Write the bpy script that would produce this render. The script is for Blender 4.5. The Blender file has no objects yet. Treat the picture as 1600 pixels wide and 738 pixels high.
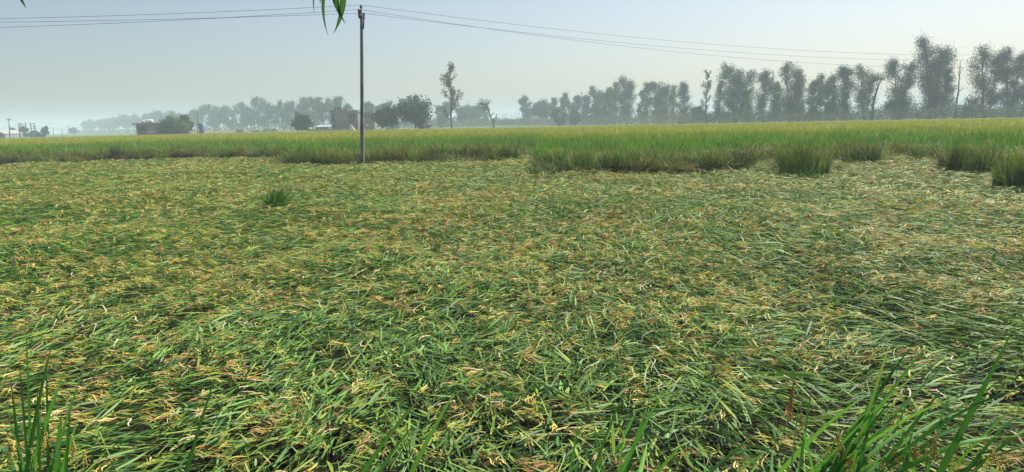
import bpy, math
import numpy as np
from mathutils import Matrix, Vector

R = math.radians
sc = bpy.context.scene
C = sc.collection
rng = np.random.default_rng(11)

# ------------------------------------------------------------------ camera
F = 1142.0                     # focal length in pixels of the 1600 px wide frame
PITCH, ROLL = R(-8.83), R(1.25)
CAM = np.array([0.0, 0.0, 1.7])
cd = bpy.data.cameras.new('camera')
cam = bpy.data.objects.new('camera', cd)
C.objects.link(cam)
cd.sensor_width = 36.0
cd.lens = 36.0 * F / 1600.0
cd.clip_start = 0.05
cd.clip_end = 20000
rot = Matrix.Rotation(R(90) + PITCH, 3, 'X') @ Matrix.Rotation(-ROLL, 3, 'Z')
cam.matrix_world = Matrix.Translation(CAM.tolist()) @ rot.to_4x4()
sc.camera = cam
ROT = np.array(rot)

# ------------------------------------------------------------------ light
SUN_AZ, SUN_EL = R(42), R(50)     # measured clockwise from the view direction
w = bpy.data.worlds.new('World')
sc.world = w
w.use_nodes = True
wn, wl = w.node_tree.nodes, w.node_tree.links
wn.clear()
sky = wn.new('ShaderNodeTexSky')
sky.sky_type = 'NISHITA'
sky.sun_disc = False
sky.sun_elevation = SUN_EL
sky.sun_rotation = SUN_AZ
sky.altitude = 200
sky.air_density = 1.0
sky.dust_density = 2.6
sky.ozone_density = 1.0
bg = wn.new('ShaderNodeBackground')
bg.inputs['Strength'].default_value = 0.070
wo = wn.new('ShaderNodeOutputWorld')
wl.new(sky.outputs[0], bg.inputs[0])
wl.new(bg.outputs[0], wo.inputs[0])

ld = bpy.data.lights.new('sun', 'SUN')
ld.energy = 5.0
ld.angle = R(0.6)
ld.color = (1.0, 0.95, 0.87)
sun = bpy.data.objects.new('sun', ld)
C.objects.link(sun)
sd = Vector((math.sin(SUN_AZ) * math.cos(SUN_EL), math.cos(SUN_AZ) * math.cos(SUN_EL), math.sin(SUN_EL)))
sun.rotation_euler = sd.to_track_quat('Z', 'Y').to_euler()
sun.location = (30, 30, 60)

vs = sc.view_settings
vs.view_transform = 'Standard'
vs.look = 'None'
vs.exposure = 0.78
vs.gamma = 1.0
vs.use_curve_mapping = False
cy = sc.cycles
cy.max_bounces = 7
cy.diffuse_bounces = 3
cy.glossy_bounces = 2
cy.transmission_bounces = 4
cy.volume_bounces = 1
cy.transparent_max_bounces = 8
cy.use_denoising = True
cy.caustics_reflective = False
cy.caustics_refractive = False

HAZE_DENSITY = 0.0010
HAZE_COLOR = (0.72, 0.87, 0.98)

# ------------------------------------------------------------------ helpers
GROUND = -0.22                    # soil; z = 0 is the top of the lodged mat


def ray(px, py):
    px = np.asarray(px, float)
    py = np.asarray(py, float)
    d = np.stack([(px - 800) / F, (369 - py) / F, -np.ones_like(px)], -1)
    return d @ ROT.T


def on_z(px, py, z=0.0):
    d = ray(px, py)
    t = (z - CAM[2]) / d[..., 2]
    return CAM + d * t[..., None]


def on_y(px, py, Y):
    d = ray(px, py)
    t = Y / d[..., 1]
    return CAM + d * np.asarray(t)[..., None]


def horizon(px):
    # picture row of the true horizon in column px
    return 191.6 - (px - 800) * math.tan(ROLL)


_grids = {}


def vnoise(x, y, scale, seed):
    if seed not in _grids:
        _grids[seed] = np.random.default_rng(1000 + seed).random((256, 256))
    g = _grids[seed]
    u = np.asarray(x) / scale + 57.3 * seed
    v = np.asarray(y) / scale + 31.7 * seed
    iu = np.floor(u).astype(int)
    iv = np.floor(v).astype(int)
    fu = u - iu
    fv = v - iv
    fu = fu * fu * (3 - 2 * fu)
    fv = fv * fv * (3 - 2 * fv)
    a = g[iu % 256, iv % 256]
    b = g[(iu + 1) % 256, iv % 256]
    c = g[iu % 256, (iv + 1) % 256]
    d = g[(iu + 1) % 256, (iv + 1) % 256]
    return (a * (1 - fu) + b * fu) * (1 - fv) + (c * (1 - fu) + d * fu) * fv


def fbm(x, y, scale, seed, o=3):
    s = 0
    a = 1.0
    n = 0
    for k in range(o):
        s = s + a * vnoise(x, y, scale / 2 ** k, seed + k)
        n += a
        a *= .5
    return s / n


def norm(v):
    return v / np.maximum(np.linalg.norm(v, axis=-1, keepdims=True), 1e-9)


def mesh_from(name, V, Fq, cols=None, mat=None, smooth=True):
    """V (n,3), Fq (m,4) quads or list of such arrays (tris allowed), cols (n,3)"""
    me = bpy.data.meshes.new(name)
    V = np.ascontiguousarray(V, dtype=np.float32)
    fl = Fq if isinstance(Fq, list) else [Fq]
    fl = [f for f in fl if len(f)]
    me.vertices.add(len(V))
    me.vertices.foreach_set('co', V.ravel())
    loops = np.concatenate([f.ravel() for f in fl]).astype(np.int32)
    starts = []
    o = 0
    for f in fl:
        k = f.shape[1]
        starts.append(o + np.arange(len(f)) * k)
        o += len(f) * k
    starts = np.concatenate(starts).astype(np.int32)
    me.loops.add(len(loops))
    me.loops.foreach_set('vertex_index', loops)
    me.polygons.add(len(starts))
    me.polygons.foreach_set('loop_start', starts)
    if not smooth:
        me.polygons.foreach_set('use_smooth', np.zeros(len(starts), dtype=bool))
    me.update(calc_edges=True)
    if cols is not None:
        a = me.attributes.new('col', 'FLOAT_COLOR', 'POINT')
        c4 = np.ones((len(V), 4), dtype=np.float32)
        c4[:, :3] = cols
        a.data.foreach_set('color', c4.ravel())
    if mat:
        me.materials.append(mat)
    return me


def link(name, me, parent=None, loc=None, label=None, cat=None, group=None, kind=None, rotz=None):
    o = bpy.data.objects.new(name, me)
    C.objects.link(o)
    if parent is not None:
        o.parent = parent
    if loc is not None:
        o.location = [float(c) for c in loc]
    if rotz is not None:
        o.rotation_euler = (0, 0, rotz)
    tag(o, label, cat, group, kind)
    return o


def tag(o, label=None, cat=None, group=None, kind=None):
    if label:
        o['label'] = label
    if cat:
        o['category'] = cat
    if group:
        o['group'] = group
    if kind:
        o['kind'] = kind


class Geo:
    """collects vertices / faces / colours, then becomes one mesh"""

    def __init__(self):
        self.V, self.Q, self.T, self.c, self.n = [], [], [], [], 0

    def add(self, V, quads=None, tris=None, col=(.5, .5, .5)):
        V = np.asarray(V, float).reshape(-1, 3)
        self.V.append(V)
        cc = np.asarray(col, float)
        self.c.append(np.broadcast_to(cc, (len(V), 3)) if cc.ndim == 1 else cc)
        if quads is not None and len(quads):
            self.Q.append(np.asarray(quads, int).reshape(-1, 4) + self.n)
        if tris is not None and len(tris):
            self.T.append(np.asarray(tris, int).reshape(-1, 3) + self.n)
        self.n += len(V)
        return self

    def box(self, x0, x1, y0, y1, z0, z1, col=(.5, .5, .5)):
        V = [(x, y, z) for z in (z0, z1) for y in (y0, y1) for x in (x0, x1)]
        return self.add(V, [(0, 2, 3, 1), (4, 5, 7, 6), (0, 1, 5, 4), (2, 6, 7, 3), (0, 4, 6, 2), (1, 3, 7, 5)], col=col)

    def tube(self, pts, rad, k=6, col=(.5, .5, .5), cap=True):
        pts = np.asarray(pts, float)
        n = len(pts)
        rad = np.broadcast_to(np.asarray(rad, float), (n,))
        T = norm(np.gradient(pts, axis=0))
        ref = np.array([0, 0, 1.0]) if abs(T[:, 2]).mean() < .8 else np.array([1.0, 0, 0])
        U = norm(np.cross(T, ref))
        W = np.cross(T, U)
        a = np.arange(k) * 2 * np.pi / k
        V = (pts[:, None] + rad[:, None, None] * (np.cos(a)[None, :, None] * U[:, None] + np.sin(a)[None, :, None] * W[:, None])).reshape(-1, 3)
        q = []
        for i in range(n - 1):
            for j in range(k):
                j2 = (j + 1) % k
                q.append((i * k + j, i * k + j2, (i + 1) * k + j2, (i + 1) * k + j))
        t = []
        if cap:
            V = np.vstack([V, pts[:1], pts[-1:]])
            for j in range(k):
                j2 = (j + 1) % k
                t.append((n * k, j2, j))
                t.append((n * k + 1, (n - 1) * k + j, (n - 1) * k + j2))
        cc = np.asarray(col, float)
        return self.add(V, q, t, col=cc)

    def build(self, name, mat, parent=None, smooth=False, **kw):
        fl = []
        if self.Q:
            fl.append(np.concatenate(self.Q))
        if self.T:
            fl.append(np.concatenate(self.T))
        me = mesh_from(name, np.concatenate(self.V), fl, np.concatenate(self.c), mat, smooth)
        return link(name, me, parent, **kw)


def ribbons(base, dirv, side, L, W, bend, segs, cols, prof, tip=None, wav=None):
    """many strips: centre p(t)=base+dir*L*t+bend*L*t^2 ; prof(t)=relative width; cols (N,3), tip (N,3)"""
    N = len(base)
    t = np.linspace(0, 1, segs + 1)
    P = base[:, None] + dirv[:, None] * (L[:, None] * t)[..., None] + bend[:, None] * (L[:, None] * t ** 2)[..., None]
    if wav is not None:
        P = P + side[:, None] * (wav[:, None] * np.sin(t * 7.0)[None])[..., None]
    hw = 0.5 * W[:, None] * prof(t)[None]
    A = P - side[:, None] * hw[..., None]
    B = P + side[:, None] * hw[..., None]
    V = np.stack([A, B], 2).reshape(N, -1, 3)
    nv = 2 * (segs + 1)
    s = np.arange(segs) * 2
    q = np.stack([s, s + 1, s + 3, s + 2], -1)
    Q = (q[None] + (np.arange(N) * nv)[:, None, None]).reshape(-1, 4)
    if tip is None:
        tip = cols
    tt = np.repeat(t, 2)[None, :, None]
    CC = cols[:, None] * (1 - tt) + tip[:, None] * tt
    return V.reshape(-1, 3), Q, CC.reshape(-1, 3)


def merge(parts):
    V, Q, Cc, o = [], [], [], 0
    for v, q, c in parts:
        V.append(v)
        Q.append(q + o)
        Cc.append(c)
        o += len(v)
    return np.concatenate(V), np.concatenate(Q), np.concatenate(Cc)


LEAF = lambda t: np.interp(t, [0, .15, .5, .8, 1], [.55, .9, 1.0, .62, .04])
STEM = lambda t: np.interp(t, [0, 1], [1, .6])
GRAIN = lambda t: np.interp(t, [0, .2, .7, 1], [.25, .85, 1.0, .3])

# ------------------------------------------------------------------ materials


def principled(name, base=None, rough=.7, attr=False, trans=0.0, noise=None, spec=.4, metal=0, bump=None):
    m = bpy.data.materials.new(name)
    m.use_nodes = True
    n, l = m.node_tree.nodes, m.node_tree.links
    p = n['Principled BSDF']
    p.inputs['Roughness'].default_value = rough
    p.inputs['Specular IOR Level'].default_value = spec
    p.inputs['Metallic'].default_value = metal
    out = n['Material Output']
    src = None
    if attr:
        a = n.new('ShaderNodeAttribute')
        a.attribute_name = 'col'
        src = a.outputs['Color']
    elif base is not None:
        rgb = n.new('ShaderNodeRGB')
        rgb.outputs[0].default_value = (*base, 1)
        src = rgb.outputs[0]
    if noise:
        scale, amt = noise
        tc = n.new('ShaderNodeTexCoord')
        nt = n.new('ShaderNodeTexNoise')
        nt.inputs['Scale'].default_value = scale
        nt.inputs['Detail'].default_value = 6
        l.new(tc.outputs['Object'], nt.inputs['Vector'])
        mr = n.new('ShaderNodeMapRange')
        mr.inputs['From Min'].default_value = .3
        mr.inputs['From Max'].default_value = .7
        mr.inputs['To Min'].default_value = 1 - amt
        mr.inputs['To Max'].default_value = 1 + amt
        l.new(nt.outputs['Fac'], mr.inputs['Value'])
        vm = n.new('ShaderNodeVectorMath')
        vm.operation = 'SCALE'
        l.new(src, vm.inputs[0])
        l.new(mr.outputs[0], vm.inputs['Scale'])
        src = vm.outputs[0]
        if bump:
            b = n.new('ShaderNodeBump')
            b.inputs['Strength'].default_value = bump
            l.new(nt.outputs['Fac'], b.inputs['Height'])
            l.new(b.outputs[0], p.inputs['Normal'])
    l.new(src, p.inputs['Base Color'])
    if trans:
        t = n.new('ShaderNodeBsdfTranslucent')
        l.new(src, t.inputs['Color'])
        mx = n.new('ShaderNodeMixShader')
        mx.inputs[0].default_value = trans
        l.new(p.outputs[0], mx.inputs[1])
        l.new(t.outputs[0], mx.inputs[2])
        l.new(mx.outputs[0], out.inputs['Surface'])
    return m


M_LEAF = principled('rice_leaf', attr=True, rough=.5, trans=.14, spec=.08)
M_STAND = principled('standing_leaf', attr=True, rough=.6, trans=.24, spec=.12)
M_TREE = principled('tree_leaf', attr=True, rough=.6, trans=.16, spec=.15)
M_BARK = principled('bark', attr=True, rough=.9, noise=(3, .3))
M_SOIL = principled('soil', (.055, .045, .028), rough=.95, noise=(2.0, .35))
M_CONC = principled('concrete', (.30, .29, .27), rough=.9, noise=(1.5, .25), bump=.2)
M_PAINT = principled('mixed_paint', attr=True, rough=.8, noise=(.9, .18))
M_DARKM = principled('dark_metal', (.03, .03, .035), rough=.6)
M_WIRE = principled('wire_metal', (.06, .06, .065), rough=.6)
M_SAND = principled('sand', (.52, .42, .34), rough=1, noise=(2, .15))

# ------------------------------------------------------------------ ground


def ground_material():
    m = bpy.data.materials.new('farmland')
    m.use_nodes = True
    n, l = m.node_tree.nodes, m.node_tree.links
    p = n['Principled BSDF']
    p.inputs['Roughness'].default_value = 1
    p.inputs['Specular IOR Level'].default_value = .1
    g = n.new('ShaderNodeNewGeometry')
    sep = n.new('ShaderNodeSeparateXYZ')
    l.new(g.outputs['Position'], sep.inputs[0])
    far = n.new('ShaderNodeMapRange')
    far.inputs['From Min'].default_value = 100
    far.inputs['From Max'].default_value = 160
    l.new(sep.outputs['Y'], far.inputs['Value'])
    mp = n.new('ShaderNodeMapping')
    mp.inputs['Scale'].default_value = (.004, .012, 1)
    l.new(g.outputs['Position'], mp.inputs['Vector'])
    vo = n.new('ShaderNodeTexVoronoi')
    vo.inputs['Scale'].default_value = 1.0
    l.new(mp.outputs[0], vo.inputs['Vector'])
    cr = n.new('ShaderNodeValToRGB')
    e = cr.color_ramp.elements
    e[0].position, e[0].color = 0, (.11, .15, .035, 1)
    e[1].position, e[1].color = 1, (.20, .20, .07, 1)
    x = cr.color_ramp.elements.new(.5)
    x.color = (.08, .14, .03, 1)
    sp = n.new('ShaderNodeSeparateColor')
    l.new(vo.outputs['Color'], sp.inputs[0])
    l.new(sp.outputs[0], cr.inputs[0])
    nt = n.new('ShaderNodeTexNoise')
    nt.inputs['Scale'].default_value = 1.4
    nt.inputs['Detail'].default_value = 8
    l.new(g.outputs['Position'], nt.inputs['Vector'])
    soil = n.new('ShaderNodeValToRGB')
    e = soil.color_ramp.elements
    e[0].position, e[0].color = .35, (.008, .009, .005, 1)  # dark wet soil, blackened further with the shade of the mat's gaps
    e[1].position, e[1].color = .7, (.024, .022, .012, 1)
    l.new(nt.outputs['Fac'], soil.inputs[0])
    mx = n.new('ShaderNodeMix')
    mx.data_type = 'RGBA'
    l.new(far.outputs[0], mx.inputs['Factor'])
    l.new(soil.outputs[0], mx.inputs['A'])
    l.new(cr.outputs[0], mx.inputs['B'])
    l.new(mx.outputs['Result'], p.inputs['Base Color'])
    return m


def make_ground():
    xs = np.array([-6000, -2000, -600, -200, -60, -20, 0, 20, 60, 200, 600, 2000, 6000.])
    ys = np.array([-400, -60, -10, 0, 5, 10, 20, 50, 100, 200, 400, 1000, 3000, 8000.])
    X, Y = np.meshgrid(xs, ys)
    V = np.stack([X, Y, np.full_like(X, GROUND)], -1).reshape(-1, 3)
    nx = len(xs)
    i, j = np.meshgrid(np.arange(nx - 1), np.arange(len(ys) - 1))
    a = (j * nx + i).ravel()
    Q = np.stack([a, a + 1, a + nx + 1, a + nx], -1)
    link('ground', mesh_from('ground', V, Q, None, ground_material()), kind='structure')


make_ground()

# relief of the lodged mat
mounds = []
for px, py, r, h in [(572, 405, .9, .16), (470, 420, .8, .08), (745, 440, .9, .10), (360, 540, .7, .12), (640, 345, 1.6, .12),
                     (130, 380, 1.6, .14), (90, 330, 2.0, .12), (1490, 470, .9, .12), (1000, 400, 1.2, .10), (1330, 390, 1.2, .10),
                     (860, 590, .6, .09), (1100, 520, .8, .1), (230, 300, 2.2, .14), (1200, 340, 2.0, .12), (480, 330, 1.5, .12),
                     (1500, 320, 1.8, .12), (920, 310, 2.2, .12), (1110, 640, .5, .09), (430, 640, .5, .08)]:
    p = on_z(px, py)
    mounds.append((p[0], p[1], r, h))


def relief(x, y):
    z = .11 * (fbm(x, y, 1.6, 3) - .5) + .10 * (fbm(x, y, 5.0, 7) - .5) + .11 * (vnoise(x, y, .34, 12) - .5)
    for mx, my, r, h in mounds:
        z = z + h * np.exp(-(((x - mx) ** 2 + ((y - my) * .8) ** 2) / r ** 2) ** 1.2)
    return z


# front edge of the standing crop, read along the picture and laid on the ground
EDGE = np.array([(-260, 256), (-120, 250), (0, 252), (55, 249), (75, 253), (110, 250), (165, 244), (330, 244), (430, 246), (455, 254), (560, 254), (600, 249), (640, 250),
                 (690, 248), (720, 247), (795, 247), (810, 240), (836, 242), (845, 262), (880, 267), (1000, 266), (1060, 264), (1170, 261),
                 (1182, 252), (1212, 250), (1222, 262), (1296, 262), (1304, 246), (1330, 249), (1372, 249), (1384, 240), (1470, 243), (1480, 262), (1540, 264),
                 (1556, 270), (1640, 276), (1760, 282), (1960, 286)], float)
_p = on_z(EDGE[:, 0], EDGE[:, 1])
EDGE_AZ = np.arctan2(_p[:, 0], _p[:, 1])
EDGE_D = np.hypot(_p[:, 0], _p[:, 1])


def edge_dist(az):
    return np.interp(az, EDGE_AZ, EDGE_D) + 1.9 * (vnoise(az * 38, az * 0, 1.0, 40) - .5) + 1.1 * (vnoise(az * 110, az * 0, 1.0, 41) - .5)


def far_dist(az):
    """far end of the crop: nearer on the right, farther on the left"""
    return np.interp(az, [-.75, -.45, -.2, 0, .3, .7], [200, 200, 196, 160, 150, 152])


def pick(P, n):
    return P[rng.integers(0, len(P), n)]


GREENS = np.array([(.110, .220, .040), (.065, .165, .030), (.155, .265, .050), (.035, .095, .022), (.110, .225, .065), (.175, .275, .105), (.050, .140, .035), (.080, .170, .050)])  # pale blue-green entries put the blades' sheen into the colour
YGREEN = np.array([(.20, .29, .050), (.25, .30, .060), (.17, .27, .045)])
GOLD = np.array([(.48, .38, .10), (.44, .36, .09), (.52, .40, .15), (.38, .27, .09), (.42, .40, .09), (.36, .22, .08)])
BUFF = np.array([(.62, .47, .30), (.55, .40, .24), (.66, .52, .38), (.40, .27, .15)])


def jitter(c, a=.15):
    n = len(c)
    return np.clip(c * (1 + rng.normal(0, a, (n, 1))) * (1 + rng.normal(0, .05, (n, 3))), .004, .9)


def flow(x, y):
    """direction the fallen rice points, radians from +X"""
    az = np.arctan2(x, np.maximum(y, .1))
    base = np.interp(az, [-.7, -.3, -.05, .15, .45, .7], [.30, .42, 1.0, 1.9, 2.75, 2.9])
    near = np.interp(az, [-.7, -.35, -.1, .1, .35, .7], [.75, .95, 1.35, 1.75, 2.25, 2.75])
    k = np.clip((12 - np.hypot(x, y)) / 7, 0, 1)
    base = base * (1 - k) + near * k
    f = base + 2.6 * (fbm(x, y, 3.5, 21) - .5) + 2.2 * (fbm(x, y, 1.0, 25) - .5)
    return f


def mat_layer(d0, d1, nper, s, segs, az0, az1):
    area = .5 * (az1 - az0) * (d1 ** 2 - d0 ** 2)
    N = int(area * nper)
    az = rng.uniform(az0, az1, N)
    d = np.sqrt(rng.uniform(d0 ** 2, d1 ** 2, N))
    keep = d < edge_dist(az) + 1.2
    az, d = az[keep], d[keep]
    x, y = d * np.sin(az), d * np.cos(az)
    N = len(x)
    parts = []
    zr = relief(x, y)
    # patches: more golden heads in places, more leaf in others
    gold_amt = np.clip(.30 + .8 * (fbm(x, y, 2.2, 31) - .5) + .9 * (fbm(x, y, .6, 35) - .5) + .12 * np.clip(az + .2, -.4, .5), .05, .8)
    u = rng.random(N)
    kind = np.where(u < .22 * gold_amt, 2, np.where(u < .22 * gold_amt + .018, 3, np.where(u < .46, 1, 0)))
    th = flow(x, y) + (vnoise(x, y, .15 * s, 44) - .5) * (1.9 + 1.9 * np.exp(-((az - .03) / .3) ** 2)) + rng.normal(0, .20, N) + (rng.random(N) < .15) * rng.normal(0, 1.2, N)
    # leaf blades
    for k in (0, 1):
        m = kind == k
        n = int(m.sum())
        b = np.stack([x[m], y[m], zr[m] - .30 * rng.random(n) ** .8], -1)
        el = rng.normal(.10, .20, n)
        t = th[m]
        dv = np.stack([np.cos(t) * np.cos(el), np.sin(t) * np.cos(el), np.sin(el)], -1)
        roll = rng.normal(0, .5, n)
        hs = np.stack([-np.sin(t), np.cos(t), np.zeros(n)], -1)
        sd_ = hs * np.cos(roll)[:, None] + np.cross(dv, hs) * np.sin(roll)[:, None]
        if k == 0:
            L = rng.uniform(.10, .32, n) * s
            W = rng.uniform(.010, .020, n) * s
            col = jitter(pick(GREENS, n), .24) * (.72 + .56 * fbm(x[m], y[m], 3.0, 48))[:, None]
            yy = rng.random(n) < .22 + .26 * np.clip((d[m] - 8) / 18, 0, 1)
            col[yy] = jitter(pick(YGREEN, int(yy.sum())), .15)
            tip = col * np.where(rng.random(n) < .25, 1.0, 1.0)[:, None]
            ty = rng.random(n) < .22
            tip[ty] = jitter(pick(YGREEN, int(ty.sum())), .2)
        else:
            L = rng.uniform(.14, .36, n) * s
            W = rng.uniform(.0035, .007, n) * s
            col = jitter(pick(np.concatenate([GREENS, YGREEN, YGREEN]), n), .2)
            tip = col
        bend = hs * rng.normal(0, .08, n)[:, None] + np.array([0, 0, -1.0]) * rng.uniform(.0, .14, n)[:, None]
        b = b - dv * (L * .4)[:, None]
        b[:, 2] += .02
        parts.append(ribbons(b, dv, sd_, L, W, bend, segs, col, LEAF if k == 0 else STEM, tip))
    # grain heads: a bunch of strings of grain fanning from one point
    m = kind == 2
    n = int(m.sum())
    ns = 7 if s < 1.2 else 4
    b0 = np.stack([x[m], y[m], zr[m] + .005 - .05 * rng.random(n)], -1)
    t0 = th[m] + rng.normal(0, .5, n)
    c0 = jitter(pick(GOLD, n), .16)
    gy = rng.random(n) < .30
    c0[gy] = jitter(np.array([(.40, .38, .09)] * int(gy.sum())).reshape(-1, 3), .15)
    for k in range(ns):
        t = t0 + rng.normal(0, .24, n)
        el = rng.normal(.12, .16, n)
        dv = np.stack([np.cos(t) * np.cos(el), np.sin(t) * np.cos(el), np.sin(el)], -1)
        hs = np.stack([-np.sin(t), np.cos(t), np.zeros(n)], -1)
        roll = rng.normal(0, .6, n)
        sd_ = hs * np.cos(roll)[:, None] + np.cross(dv, hs) * np.sin(roll)[:, None]
        L = rng.uniform(.06, .13, n) * s ** .8
        W = rng.uniform(.006, .010, n) * s * (1.5 if ns == 4 else 1)
        bend = hs * rng.normal(0, .4, n)[:, None] + np.array([0, 0, -1.0]) * rng.uniform(.1, .5, n)[:, None]
        c = jitter(c0, .12)
        parts.append(ribbons(b0 + rng.normal(0, .012, (n, 3)) * s, dv, sd_, L, W, bend, max(3, segs - 1) if s < 1.2 else 2, c, GRAIN, wav=(W * .55 if s < 1.2 else None)))
    # dried curled leaves
    m = kind == 3
    n = int(m.sum())
    clump = fbm(x[m], y[m], 1.4, 51) > .46
    b0 = np.stack([x[m], y[m], zr[m] + .015], -1)[clump]
    n = len(b0)
    t = rng.uniform(0, 6.28, n)
    el = rng.normal(.15, .25, n)
    dv = np.stack([np.cos(t) * np.cos(el), np.sin(t) * np.cos(el), np.sin(el)], -1)
    hs = np.stack([-np.sin(t), np.cos(t), np.zeros(n)], -1)
    L = rng.uniform(.06, .15, n) * s
    W = rng.uniform(.006, .014, n) * s
    bend = hs * rng.normal(0, .9, n)[:, None] + np.array([0, 0, -1.0]) * rng.uniform(.0, .5, n)[:, None]
    parts.append(ribbons(b0, dv, hs, L, W, bend, max(segs, 3), jitter(pick(BUFF, n), .12), LEAF, wav=W))
    return merge(parts)


def make_mat():
    A0, A1 = -.80, .80
    layers = [mat_layer(1.6, 6.0, 700, 1.0, 5, -.95, .95), mat_layer(6.0, 10.0, 700, 1.0, 4, A0, A1), mat_layer(10, 16, 560, 1.12, 3, A0, A1),
              mat_layer(16, 27, 380, 1.4, 2, -.74, .74), mat_layer(27, 50, 210, 1.9, 2, -.72, .72)]
    V, Q, cc = merge(layers)
    print('mat quads', len(Q))
    link('lodged_rice', mesh_from('lodged_rice', V, Q, cc, M_LEAF), kind='stuff', cat='rice', label='flattened rice leaves and golden grain heads lying over the whole foreground')


make_mat()


# ------------------------------------------------------------------ standing crop
def stand_layer(d0, d1, nper, az0, az1, wscale, near=False, band=None, zbase=None, seg=4):
    area = .5 * (az1 - az0) * (d1 ** 2 - d0 ** 2)
    N = int(area * nper)
    az = rng.uniform(az0, az1, N)
    d = np.sqrt(rng.uniform(d0 ** 2, d1 ** 2, N))
    e = edge_dist(az)
    keep = (d > e) & (d < far_dist(az))
    if band:
        keep &= (d > e + band[0]) & (d < e + band[1])
    az, d, e = az[keep], d[keep], e[keep]
    x, y = d * np.sin(az), d * np.cos(az)
    return x, y, az, d, d - e


def stand_height(x, y, az, back):
    h = .80 + .30 * (fbm(x, y, 2.6, 61) - .5) * np.exp(-np.clip(back, 0, 99) / 12) + .24 * (vnoise(x, y, .7, 64) - .5)
    # crop sagging near the edge in places
    sag = np.clip((fbm(x, y, 3.2, 66) - .42) * 3.5, 0, 1)
    h = h * (1 - .55 * sag * np.exp(-np.clip(back, 0, 99) / 2.5))
    # pushed-down hollow behind the edge right of centre
    px = 800 + F * np.tan(az)
    hollow = np.exp(-((px - 1425) / 75.) ** 4) * np.exp(-np.clip(back, 0, 99) / 9.0)
    hollow2 = np.exp(-((px - 822) / 24.) ** 4) * np.exp(-np.clip(back, 0, 99) / 6.0)
    h = h * (1 - .55 * hollow) * (1 - .55 * hollow2)
    return h, sag


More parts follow.
